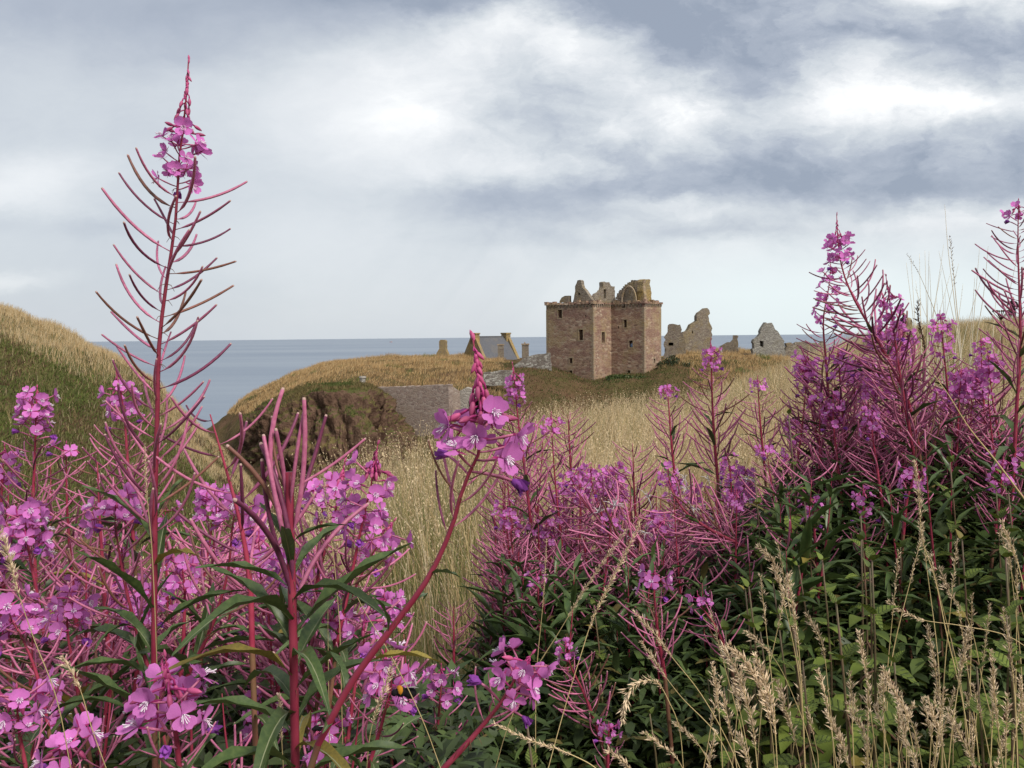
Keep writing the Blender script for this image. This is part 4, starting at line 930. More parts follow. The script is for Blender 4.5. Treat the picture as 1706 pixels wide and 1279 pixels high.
# ------------------------------------------------------------------ willowherb: the plants one can tell apart
WL, WM, WR = 'willowherb of the left clump', 'willowherb of the middle thicket', 'willowherb on the right slope'
W = willowherb
W('tallest willowherb, rising high against the sky with long upswept pods', [(314,100),(308,190),(300,250),(292,370),(276,480),(266,560),(262,690),(258,820),(257,1000),(256,1140)], 1.15, (.125,.215,.78,.72), (34,18,64,12), (150,37,180), 0, WL, 10, wilt=1, leafd=1.15, pl=(.92, -.06))
W('thick stemmed willowherb broken off at its top, with big low leaves', [(482,786),(483,850),(485,940),(488,1050),(490,1150),(492,1285)], .80, (0,.04,.5,.22), (0,0,13,22), (215,60,205), 0, WL, 15, cut=True, podel=1.5, leafd=1.05)
W('willowherb with the largest open flowers and a drooping bud tip in front of the wall', [(788,566),(797,620),(800,690),(796,760),(776,800),(752,880),(715,960),(650,1050),(590,1130),(530,1240)], .66, (.19,.31,.46,.5), (30,13,8,6), (118,68,110), 0, WL, 12, wilt=2, podel=.9, leafd=1.0)
W('short willowherb in full flower low beside the tall stem', [(276,1098),(282,1150),(290,1200),(300,1290)], .72, (.28,.85,1.0), (12,11,5,3), (95,66,150), 0, WL, 9, leafd=1.15)
W('willowherb with a round flower head over the far left hill', [(62,648),(60,690),(58,760),(54,870),(60,980)], 1.7, (.05,.26,.85), (8,20,36,10), (78,30,120), 0, WL, 7, leafd=1.15)
W('willowherb whose flower head shows just left of the tall stem', [(193,618),(204,670),(212,760),(222,900)], 1.9, (.12,.36,.95), (12,16,32,8), (85,28,120), 0, WL, 6.5, leafd=1.15)
W('willowherb with a flat topped flower head low left of the tall stem', [(192,832),(192,862),(200,930),(222,1030),(252,1130)], 1.2, (.02,.20,.75), (4,13,18,8), (105,42,140), 0, WL, 7, leafd=1.15)
W('willowherb with loose flowers and two red buds right of the tall stem', [(402,815),(392,850),(378,960),(350,1050),(310,1130)], 1.3, (.08,.30,.75), (7,10,12,7), (115,44,140), 0, WL, 7, leafd=1.15)
W('willowherb with a slim bud tip between the broken stem and the grass', [(629,742),(622,790),(606,860),(585,960),(560,1080)], 1.25, (.14,.52,.85), (22,20,14,8), (110,40,140), 0, WL, 7, leafd=1.15)
W('willowherb in flower close behind the broken stem', [(574,770),(566,815),(552,880),(530,960),(520,1060)], 1.45, (.14,.40,.9), (14,14,16,8), (105,36,140), 0, WL, 7, leafd=1.15)
W('willowherb with flowers over a leaning stem right of the broken stem', [(655,870),(628,910),(596,970),(560,1060),(530,1160)], 1.35, (.03,.30,.85), (5,12,16,8), (115,38,140), 0, WL, 7, leafd=1.15)
W('willowherb with dense flowers at the left edge above the middle', [(42,852),(44,890),(60,980),(80,1090)], 1.45, (.02,.36,.95), (4,22,20,8), (95,36,140), 0, WL, 7, leafd=1.15)
W('willowherb flowering at the left edge with pods crossing the seed grass', [(10,1020),(30,1050),(60,1120),(80,1210)], 1.1, (.02,.34,.95), (4,13,12,6), (100,44,140), 0, WL, 7, leafd=1.15)
W('willowherb with pink flowers under the dense left edge heads', [(118,990),(112,1030),(122,1110),(140,1200)], 1.3, (.04,.40,.95), (6,14,12,6), (100,38,140), 0, WL, 7, leafd=1.15)
W('willowherb in the bottom left corner with scattered flowers', [(28,1150),(30,1200),(45,1290)], .95, (.05,.65,1.0), (6,14,4,4), (90,50,140), 0, WL, 7, leafd=1.15)
W('willowherb with flowers at the bottom edge below the short flowering one', [(110,1238),(118,1262),(140,1330)], .85, (.05,.6,1.0), (6,9,5,3), (90,54,140), 0, WL, 7, leafd=1.15)
W('willowherb bearing the bumblebee, low between broken stem and bottom edge', [(640,1092),(652,1130),(640,1190),(610,1290)], 1.0, (.06,.45,.95), (8,14,8,4), (90,46,140), 0, WL, 7, leafd=1.15)
W('willowherb with a leaning red stem and bright flowers at the bottom centre', [(884,1092),(862,1125),(838,1165),(790,1225),(730,1290)], .95, (.06,.40,.60), (10,14,5,5), (80,52,120), 0, WL, 10)
W('small willowherb flowering behind the bottom centre one', [(735,1110),(735,1140),(728,1220),(720,1300)], 1.7, (.05,.36,1.0), (6,15,14,4), (70,28,90), 0, WL, 7)
W('willowherb with a few flowers under the arching leaf', [(607,1030),(606,1070),(592,1140),(580,1230)], 1.25, (.04,.34,.95), (5,7,9,5), (90,40,130), 0, WL, 6.5, leafd=1.15)
W('willowherb with flowers in the left clump level with its middle', [(300,930),(306,965),(306,1050),(300,1140)], 1.65, (.05,.4,1.0), (6,15,18,5), (85,30,120), 1, WL, 8)
W('willowherb with bare pods left of the tall stem and no flowers', [(162,770),(166,860),(172,960),(180,1080)], 1.75, (.0,.0,.9), (0,0,34,8), (90,28,120), 1, WL, 8)
W('willowherb with dense pods behind the flat topped head', [(110,740),(112,850),(120,960),(130,1080)], 1.9, (.03,.08,.9), (4,4,38,8), (82,26,120), 1, WL, 7)
W('willowherb with pods crossing in front of the cliff foot', [(350,690),(376,780),(400,870),(415,960),(420,1080)], 1.2, (0,0,.85), (0,0,16,8), (150,34,140), 0, WL, 10)
W('willowherb with purple heads at the left edge under the far hill', [(8,745),(4,790),(2,880),(6,980)], 1.8, (.04,.34,.95), (6,16,26,8), (78,28,110), 1, WL, 7)
W('willowherb flowering just below the flat topped head', [(232,985),(236,1015),(232,1080),(222,1170)], 1.5, (.03,.40,1.0), (4,14,14,6), (85,34,120), 1, WL, 8)
W('willowherb flowering right of the broken stem at half height', [(532,805),(536,838),(530,920),(520,1010)], 1.6, (.03,.30,1.0), (4,13,20,6), (90,34,120), 1, WL, 8)
# middle thicket
W('straight willowherb with a bright compact flower head left of the keep', [(854,606),(858,640),(862,690),(874,780),(884,870)], 2.6, (.10,.28,.95, .5), (12, 19, 64, 24), (62,17.2,80), 1, WM, 5.5)
W('willowherb with bare reddish pods in front of the heathery slope', [(946,690),(948,730),(952,800)], 3.0, (0,0,1.0, .5), (0, 0, 40, 18), (46,13.8,60), 1, WM, 4.5)
W('pyramid shaped willowherb all in pods over the straw grass', [(1054,742),(1056,800),(1060,880),(1064,920)], 2.7, (.04,.05,1.0, .5), (3, 0, 54, 18), (60,13.8,70), 1, WM, 5)
W('willowherb leaning left with a soft brush of pods under the grass edge', [(946,786),(968,830),(1004,872),(1050,920),(1110,975)], (2.5,2.3), (.03,.14,.95, .5), (4, 9, 62, 18), (74,18.9,80), 1, WM, 6, fluff=7)
W('willowherb with pale flowers above the leaning brush of pods', [(985,775),(985,800),(1000,850),(1020,905)], 2.7, (.04,.4,1.0, .5), (4, 17, 27, 18), (60,17.2,70), 1, WM, 5)
W('willowherb with flowers at its tip leaning over to the right', [(1112,782),(1118,812),(1140,850),(1180,880),(1240,910)], (2.5,2.35), (.03,.22,.95, .5), (4, 14, 48, 16), (72,18.1,80), 1, WM, 6, fluff=7)
W('willowherb standing free with flowers near its top right of the keep', [(1184,566),(1185,600),(1186,650),(1190,730),(1196,800)], 2.7, (.08,.24,1.0, .5), (10, 16, 54, 22), (60,15.5,80), 1, WR, 5.5)
W('slender willowherb with pods where the meadow meets the far slope', [(1112,642),(1114,675),(1118,730),(1124,790)], 3.0, (.05,.18,.95, .5), (6, 9, 37, 20), (50,13.8,66), 1, WM, 4.5)
W('willowherb with a thin flower tuft standing in the straw grass', [(1262,628),(1264,665),(1268,720),(1274,780)], 3.0, (.04,.2,.95, .5), (4, 9, 37, 20), (48,13.8,66), 1, WR, 4.5)
W('willowherb with hanging flowers and spreading pods in the dark thicket', [(1091,942),(1090,985),(1096,1050),(1108,1130)], 1.75, (.1,.32,1.0), (8,8,22,6), (72,28,90), 0, WM, 7)
W('willowherb with a small flower ball low in the dark thicket', [(942,1072),(948,1100),(975,1160),(1000,1230)], 1.8, (.02,.22,1.0, .5), (4, 11, 35, 14), (66,17.2,80), 1, WM, 6)
W('tiny magenta flower head at the bottom of the dark thicket', [(1014,1205),(1014,1222),(1012,1290)], 1.6, (.05,.4,1.0, .5), (5, 11, 8, 16), (40,17.2,80), 1, WM, 6)
W('small flower tuft on a bent stem right of the spreading pods', [(1162,988),(1166,1004),(1190,1040),(1215,1100)], 1.8, (.05,.3,1.0, .5), (4, 9, 18, 14), (60,18.9,80), 1, WM, 6)
W('willowherb with flowers and lacy pods right of the leaning ones', [(1212,758),(1216,785),(1220,850),(1226,920)], 2.6, (.04,.3,1.0, .5), (4, 11, 35, 18), (56,16.3,80), 1, WR, 5, fluff=7)
W('willowherb with flowers at mid height left of the dark leaves', [(838,835),(842,865),(848,920),(856,980)], 2.4, (.03,.36,1.0, .5), (4, 11, 29, 18), (60,17.2,80), 1, WM, 5)
W('willowherb with a lone flower tuft among dark leaves', [(893,950),(895,962),(897,1000),(900,1060)], 2.2, (.05,.4,1.0, .5), (3, 8, 10, 18), (50,17.2,80), 1, WM, 5)
W('willowherb with rosy pods at the foot of the straw grass', [(822,985),(820,1030),(816,1090),(812,1150)], 2.4, (0,0,1.0, .5), (0, 0, 40, 14), (48,15.5,70), 1, WM, 5)
W('small rosy willowherb of bare pods at the grass foot', [(756,1010),(756,1050),(756,1110)], 2.3, (0,0,1.0, .5), (0, 0, 29, 14), (46,15.5,70), 1, WM, 5)
# right slope
W('leaning willowherb with the flower head highest on the right slope', [(1394,358),(1396,400),(1404,450),(1424,500),(1450,545),(1480,600),(1510,660),(1530,740)], 2.35, (.10,.22,.82, .5), (14, 20, 78, 22), (80,20.6,100), 1, WR, 6)
W('willowherb whose flower tufts climb below the highest flower head', [(1384,436),(1382,470),(1372,530),(1376,600),(1384,700),(1392,780)], 2.5, (.05,.34,.95, .5), (6, 19, 67, 24), (72,18.9,90), 1, WR, 5.5)
W('willowherb with a pointed bud tip right of the highest flower head', [(1476,460),(1482,500),(1490,560),(1502,640),(1516,720),(1530,800)], 2.3, (.12,.34,.95, .5), (20, 22, 72, 24), (78,19.8,100), 1, WR, 6)
W('willowherb cut by the right edge with dark upswept pods', [(1697,335),(1696,400),(1698,480),(1700,580),(1694,680),(1690,760)], 2.2, (.03,.10,.75, .5), (8, 8, 75, 24), (76,20.6,110), 1, WR, 6)
W('willowherb with a double flower tuft under the tall pale grasses', [(1566,520),(1570,560),(1576,620),(1584,700),(1590,760)], 2.5, (.06,.36,1.0, .5), (6, 19, 45, 22), (60,18.1,80), 1, WR, 5)
W('willowherb of lacy red pods left of the right edge one', [(1634,560),(1636,620),(1640,690),(1644,760)], 2.6, (.05,.2,1.0, .5), (5, 8, 48, 20), (62,15.5,80), 1, WR, 5)
W('willowherb with flowers left of the climbing tufts', [(1338,610),(1344,640),(1356,700),(1370,770)], 2.6, (.03,.36,1.0, .5), (4, 16, 40, 20), (58,17.2,80), 1, WR, 5)
W('willowherb with low flower heads left of the dark nettle top', [(1388,655),(1388,690),(1394,760),(1402,830)], 2.4, (.03,.38,1.0, .5), (4, 17, 35, 20), (60,18.1,80), 1, WR, 5)
W('willowherb with flowers in the middle of the right clump', [(1396,580),(1398,610),(1404,690),(1412,770)], 2.45, (.04,.3,1.0, .5), (4, 14, 48, 20), (64,18.1,80), 1, WR, 5)
W('willowherb with a dense tuft in the right clump beside the bud tip', [(1450,680),(1452,710),(1460,770),(1470,840)], 2.3, (.03,.36,1.0, .5), (4, 16, 32, 20), (62,18.1,80), 1, WR, 5)
W('willowherb with flowers at the right under the crest grass', [(1602,612),(1600,640),(1596,710),(1592,790)], 2.4, (.03,.36,1.0, .5), (4, 17, 40, 20), (62,18.1,80), 1, WR, 5)
W('magenta flower tuft hanging over dark leaves on the right', [(1524,775),(1522,795),(1512,830),(1505,890)], 2.05, (.05,.5,1.0, .5), (4, 12, 13, 18), (50,20.6,90), 1, WR, 6)
W('low flower tuft among nettles right of centre', [(1438,812),(1438,832),(1440,880),(1444,940)], 2.1, (.05,.5,1.0, .5), (4, 11, 13, 18), (50,18.9,90), 1, WR, 6)
W('low flower tuft left of the nettle group', [(1352,832),(1354,850),(1358,900),(1362,960)], 2.1, (.05,.45,1.0, .5), (4, 9, 10, 18), (50,18.9,90), 1, WR, 6)
W('willowherb with purple flowers at the right edge above the seed grass', [(1672,760),(1670,782),(1664,840),(1656,900)], 2.1, (.05,.5,1.0, .5), (4, 14, 16, 18), (54,19.8,90), 1, WR, 6)
W('willowherb of red pods left of the dark nettle top', [(1278,752),(1284,800),(1296,860),(1310,930)], 2.4, (.0,.08,1.0, .5), (0, 8, 48, 18), (58,17.2,80), 1, WR, 5)
# fillers: plants that stand massed together in the three clumps
def fill(n, xr, yf, dr, lab, grp, zones, cnts, sz, seed, wob=25):
    rg = random.Random(seed)
    for i in range(n):
        x = rg.uniform(*xr); y = yf(x)+rg.uniform(0, 1)**1.2*wob*3; d = rg.uniform(*dr); ln = rg.uniform(-45, 45)
        s = rg.uniform(.85, 1.15); dd = (dr[0]+dr[1])/2/d
        kk = rg.choice(cnts)
        W(lab, [(x, y), (x+ln*.12, y+60), (x+ln*.45, y+150), (x+ln, y+260)], d, zones, kk, tuple(q*s*dd for q in sz), 2, grp, max(4, sz[0]*.07)*dd, wilt=0)
CM = [(4,9,40,12),(0,0,44,14),(3,5,38,14),(0,0,36,16)]
CN = [(6,16,26,10),(4,6,34,12),(5,22,22,10),(0,0,36,14)]
fill(20, (-60, 420), lambda x: 750+abs(x-150)*.25, (1.75, 2.4), 'willowherb with pink pods massed in the left clump behind the tall stem', WL, (.05,.25,.9), CN, (80,28,115), 3, 70)
fill(14, (400, 700), lambda x: 870+(x-400)*.4, (1.6, 2.2), 'willowherb with pink pods massed behind the broken stem', WL, (.05,.25,.9), CN, (82,29,115), 4, 50)
fill(7, (-60, 640), lambda x: 930, (1.3, 1.7), 'willowherb with tangled pods and few flowers low in the left clump', WL, (.03,.12,1.0), [(4,6,26,8),(0,0,30,8),(3,9,20,8)], (105,36,130), 14, 50)
fill(8, (-40, 720), lambda x: 1080, (1.15, 1.5), 'leafy willowherb deep in the shaded foot of the left clump', WL, (.05,.35,.75), [(5,10,8,16),(0,0,12,20)], (90,36,150), 5, 40)
fill(56, (815, 1255), lambda x: 800-abs(x-1020)*.05, (2.3, 3.1), 'willowherb with rosy pods massed in the middle thicket', WM, (.03,.15,.9,.7), CM, (56,15,80), 6, 40)
fill(30, (1290, 1720), lambda x: 610+abs(x-1500)*.2, (2.3, 3.0), 'willowherb with rosy pods massed on the right slope', WR, (.03,.16,.9,.7), CM, (64,17,85), 7, 45)
fill(46, (830, 1260), lambda x: 915, (2.0, 2.8), 'dark leafy willowherb without flowers in the middle thicket', WM, (0,0,.03), [(0,0,2,46)], (50,19,95), 8, 60)
fill(40, (1260, 1740), lambda x: 785-(x-1260)*.16, (1.9, 2.7), 'dark leafy willowherb without flowers on the right slope', WR, (0,0,.03), [(0,0,2,46)], (50,19,100), 9, 60)

fill(7, (825, 925), lambda x: 640, (2.6, 3.1), 'willowherb with rosy pods standing close around the compact flower head left of the keep', WM, (.04,.16,.95,.6), CM, (56,15,80), 21, 45)
fill(12, (1325, 1660), lambda x: 535+abs(x-1470)*.25, (2.4, 2.9), 'tall willowherb with rosy pods crowding the right slope below the highest flower heads', WR, (.05,.2,.95,.6), [(6,16,40,10),(5,12,44,12),(6,20,36,10)], (60,21,85), 22, 30)
fill(12, (900, 1250), lambda x: 770, (2.5, 3.0), 'willowherb with soft pink pods and pale flower tufts at the back of the middle thicket', WM, (.04,.24,.95,.6), [(4,20,34,10),(5,16,40,10)], (54,18,80), 23, 35)
# ------------------------------------------------------------------ nettles
def nettle_leaf_mb(fold, lod=0):
    b = MB(); nl = 16 if lod == 0 else 6; vs = []; cols = (-1, -.5, 0, .5, 1) if lod == 0 else (-1, 0, 1); k = len(cols)
    for i in range(nl+1):
        t = i/nl; wv = .62*(math.sin(math.pi*min(1, t**.62))**.85)*(1-.25*t)+.01; tooth = 1 if i % 2 == 0 else (.84 if lod == 0 else 1); x = .12+t*.92
        for s in cols:
            q = wv*.5*s*(tooth if abs(s) == 1 else 1)
            vein = .035*math.cos(i*math.pi)*(abs(s) == .5) if lod == 0 else 0
            vs.append((x-abs(s)*.06*(lod == 0)*(i % 2 == 0)*.5, q, .10*t-fold*t*t*.55+abs(s)*(.10-.04*t)*math.sin(math.pi*t)+vein*.5))
    b.v = vs; b.f = [(i*k+j, i*k+j+1, (i+1)*k+j+1, (i+1)*k+j) for i in range(nl) for j in range(k-1)]; b.mi = [0]*len(b.f)
    b.tube([(0,0,0),(.13,0,.005)], .014, 4, 1); return b
NL = [nettle_leaf_mb(f).mesh('leaf', [M['nettle'], M['nstem']]) for f in (.3, .7, 1.1)]
NLY = [nettle_leaf_mb(f).mesh('leaf', [M['yellowleaf'], M['nstem']]) for f in (.3, .7, 1.1)]
NLT = [nettle_leaf_mb(f, 1).template() for f in (.3, .7, 1.1)]
NC = [0]
def nettle(label, px, py, d, leaf_px, pairs, lean=0, lod=0, group='nettles in the thicket'):
    NC[0] += 1; rnd = random.Random(NC[0]*7+2); top = P(px, py, d); bx = top.x+lean; by = top.y+.05; base = Vector((bx, by, gz(bx, by)-.01))
    root = empty('nettle', base, label, 'nettle', group); loc = base; Lh = top.z-base.z
    at = lambda t: top.lerp(base, t)+Vector((.02*math.sin(t*5), .02*math.cos(t*4), 0))
    b = MB(); b.tube([at(t)-loc for t in np.linspace(0, 1, 9)], [.0015+.003*t for t in np.linspace(0, 1, 9)], 5); b.build('stem', M['nstem'], root)
    lf = leaf_px*d/F; step = min(.8/pairs, lf*.85/max(Lh, .1)); az = rnd.uniform(0, 3.14); fol = MB()
    for i in range(pairs):
        t = .005+i*step; p = at(t); sc_ = lf*min(1, .30+.16*i)*rnd.uniform(.85, 1.12)
        for sgn in (0, 1):
            x, y, z = frame(Vector((0, 0, 1)), az+sgn*math.pi+rnd.uniform(-.2, .2), R(max(-25, 40-14*i)+rnd.uniform(-12, 12)))
            M4 = Matrix.Translation(-loc) @ mtx(p, x, y, z, sc_); v = min(2, i//2)
            if lod == 0: link('leaf', NLY[v] if rnd.random() < .05 else NL[v], root, M4)
            else: fol.inst(NLT[v], M4)
        az += math.pi/2+rnd.uniform(-.2, .2)
    if fol.v: fol.build('foliage', [M['nettle'], M['nstem']], root)
    sd_ = MB()
    for i in range(2, min(pairs, 6)):
        p = at(.005+i*step)
        for q in range(3):
            if lod: break
            sd_ = MB(); a = rnd.uniform(0, 6.28); e = p+Vector((math.cos(a), math.sin(a), -.7))*lf*.28; sd_.tube([p-loc, p.lerp(e, .5)+Vector((0,0,lf*.05))-loc, e-loc], [.001, .0025*d/2, .002], 4); sd_.build('seed_strand', M['browndock'], root)
    return root
for lab, px, py, d, lp, pr, ln in [
 ('dark nettle top standing out in front of the straw grass', 1318, 688, 2.2, 50, 7, .02),
 ('nettle with drooping seed strands under the low flower tuft', 1345, 835, 1.95, 58, 6, .02),
 ('nettle with pale green top at the left of the nettle group', 1262, 800, 2.1, 48, 6, .0),
 ('nettle with the big rounded leaves right of the bottom centre', 1462, 935, 1.25, 112, 6, -.03),
 ('nettle with broad hanging leaves below the big rounded ones', 1402, 1010, 1.2, 112, 5, .02),
 ('nettle half hidden among pale seed heads at the lower right', 1330, 1050, 1.3, 92, 5, .0),
 ('nettle rising in the right thicket under the red stems', 1590, 770, 1.95, 62, 8, .03),
 ('nettle with bright leaves behind the long bare grass stalk', 1612, 900, 1.6, 80, 7, .0),
 ('nettle at the right edge with wide leaves', 1688, 930, 1.3, 100, 6, .0),
 ('nettle with a large leaf at the right edge below the wide leaves', 1690, 1030, 1.2, 110, 4, .02),
 ('nettle under the low tufts in the right thicket', 1440, 860, 1.8, 64, 6, .0),
 ('nettle in the shade left of the pale seed heads', 1246, 985, 1.7, 60, 6, .0),
 ('nettle with yellowing leaf among the seed grass', 1345, 1110, 1.2, 84, 4, .0),
 ('nettle at the bottom centre beside the leaning flower stem', 878, 1215, 1.0, 90, 4, .0),
 ('nettle at the bottom edge right of the dark thicket', 1210, 1150, 1.5, 66, 5, .0),
 ('nettle deep in the dark thicket near the bottom', 1085, 1195, 1.6, 60, 5, .0),
 ('nettle at the bottom right between tall seed heads', 1500, 1110, 1.22, 98, 5, .0),
 ('nettle low in the right corner behind the seed grass', 1640, 1120, 1.22, 98, 5, .0),
 ('nettle tip just under the right edge willowherb', 1668, 815, 1.9, 60, 7, .0),
 ('nettle tip in the thicket left of the spreading pods', 990, 1010, 2.0, 50, 6, .0)]:
    nettle(lab, px, py, d, lp, pr, ln)
rg = random.Random(44)
for i in range(34):
    px = rg.uniform(1180, 1730); nettle('nettle massed in the shaded right thicket', px, rg.uniform(max(760, 1000-(px-1180)*.6), 1150), rg.uniform(1.55, 2.2), rg.uniform(58, 84), rg.randint(5, 8), rg.uniform(-.05, .05), 1)

# ------------------------------------------------------------------ leafy undergrowth filling the thickets
def under(name, lab, cnt, xr, dr, ytop, seed, sc_, cols):
    rg = np.random.default_rng(seed); x = rg.uniform(*xr, cnt); d = rg.uniform(0, 1, cnt)**.8*(dr[1]-dr[0])+dr[0]
    base = np.array([tuple(P(a, 800, b)) for a, b in zip(x, d)]); g = np.concatenate([gzs(c) for c in np.array_split(base[:, :2], 8)])
    zt = np.array([P(a, ytop(a, b), b).z for a, b in zip(x, d)]); zt = np.maximum(zt, g+.08)
    base[:, 2] = g+(zt-g)*rg.uniform(0, 1, cnt)**.55
    T = np.array([(0,0,0),(.3,-.13,.05),(.3,.13,.05),(.65,-.11,.0),(.65,.11,.0),(1,0,-.16),(.3,0,.02),(.65,0,-.05)])
    Q = np.array([(0,1,6,2),(1,3,7,6),(6,7,4,2),(3,5,4,7)])
    az = rg.uniform(0, 2*np.pi, cnt); el = rg.normal(.1, .45, cnt); s = rg.uniform(.5, 1.25, cnt)*sc_*d
    X = np.stack([np.cos(az)*np.cos(el), np.sin(az)*np.cos(el), np.sin(el)], -1); Y = np.stack([-np.sin(az), np.cos(az), np.zeros(cnt)], -1); Zz = np.cross(X, Y)
    wd = rg.choice([.6, .8, 1.0, 1.7], cnt)
    V = base[:, None]+s[:, None, None]*(T[None, :, :1]*X[:, None]+T[None, :, 1:2]*Y[:, None]*wd[:, None, None]+T[None, :, 2:]*Zz[:, None])
    Fq = (np.arange(cnt)*8)[:, None, None]+Q[None]
    c = pal(cnt, cols, rg.random(cnt)); C3 = np.repeat(c[:, None], 8, 1)
    tag(link(name, mesh_np(name, V.reshape(-1, 3), Fq.reshape(-1, 4), [M['under']], C3.reshape(-1, 3))), lab, 'undergrowth', kind='stuff')
GC = [(.034,.055,.018),(.05,.078,.022),(.065,.095,.027),(.035,.05,.018),(.085,.115,.032),(.04,.06,.02),(.05,.075,.022),(.06,.09,.025),(.045,.07,.02),(.14,.115,.04)]
can = lambda x: float(np.interp(x, [820, 860, 1000, 1150, 1250, 1350, 1450, 1600, 1720], [1040, 965, 960, 925, 850, 765, 725, 710, 700]))
under('undergrowth', 'dark green leaves filling the thicket on the right', 22500, (815, 1900), (1.7, 3.0), lambda x, d: 1275+(can(x)-1260)*min(1, max(0, (d-1.5)/.9)), 1, .030, [tuple(q*1.05 for q in c) for c in GC])
under('undergrowth', 'dark green leaves low in the left clump', 9000, (-120, 830), (1.2, 2.3), lambda x, d: 1340+(1110+max(0, x-480)*.12-1340)*min(1, max(0, (d-1.0)/.9)), 2, .04, GC[:4]+GC[5:7])

# ------------------------------------------------------------------ seed-head grasses
SP = MB(); SP.v = [(0,0,0),(.35,-.14,.05),(.35,.14,.05),(1,0,0),(.4,0,.16)]; SP.f = [(0,1,4),(1,3,4),(3,2,4),(2,0,4),(0,2,3,1)]; SP.mi = [0]*5; SPT = SP.template()
GN = [0]
def grass_stalk(label, pts, d, head=.3, wid=9, dens=1.0, group='seed grasses at the lower right', st='straw', hm='seed', lw=1.8):
    GN[0] += 1; rnd = random.Random(GN[0]*5+3); C = crom([(x, y, d) for x, y in pts], 36); c3 = [P(*c) for c in C]; k = d/F
    last = c3[-1]; gb = gz(last.x, last.y)
    if last.z > gb+.02: c3.append(Vector((last.x+(last.x-c3[-4].x)*2, last.y, gb)))
    loc = c3[-1].copy(); root = empty('grass_stalk', loc, label, 'grass stalk', group)
    b = MB(); n_ = len(c3); b.tube([p-loc for p in c3], [k*lw*.5*(.35+.65*min(1, i/18)) for i in range(n_)], 4); b.build('stem', M[st], root)
    h = MB(); hn = max(2, int(36*head)); Ls = [0]
    for a, e in zip(c3[:hn], c3[1:hn+1]): Ls.append(Ls[-1]+(e-a).length)
    m_ = int(max(10, Ls[-1]/k/1.5*dens))
    for i in range(m_):
        t = i/m_; s = t*Ls[-1]; j = max(0, min(hn-1, int(np.searchsorted(Ls, s))-1)); p = c3[j].lerp(c3[j+1], (s-Ls[j])/(Ls[j+1]-Ls[j]+1e-9)); tg = (c3[j]-c3[j+1]).normalized()
        ww = wid*k*(.35+.75*math.sin(math.pi*min(1, t*.85+.12)))*(1+.35*math.sin(i*.55))
        for q in range(2):
            x, y, z = frame(tg, rnd.uniform(0, 6.28), R(rnd.uniform(38, 68))); l_ = ww*rnd.uniform(.7, 1.25)
            o = p-loc+x*l_*rnd.uniform(0, .5); h.inst(SPT, mtx(o, x, y, z, max(l_*.8, min(6, wid*.8)*k)))
    h.build('seed_head', [M[hm]], root, False); return root
S = grass_stalk
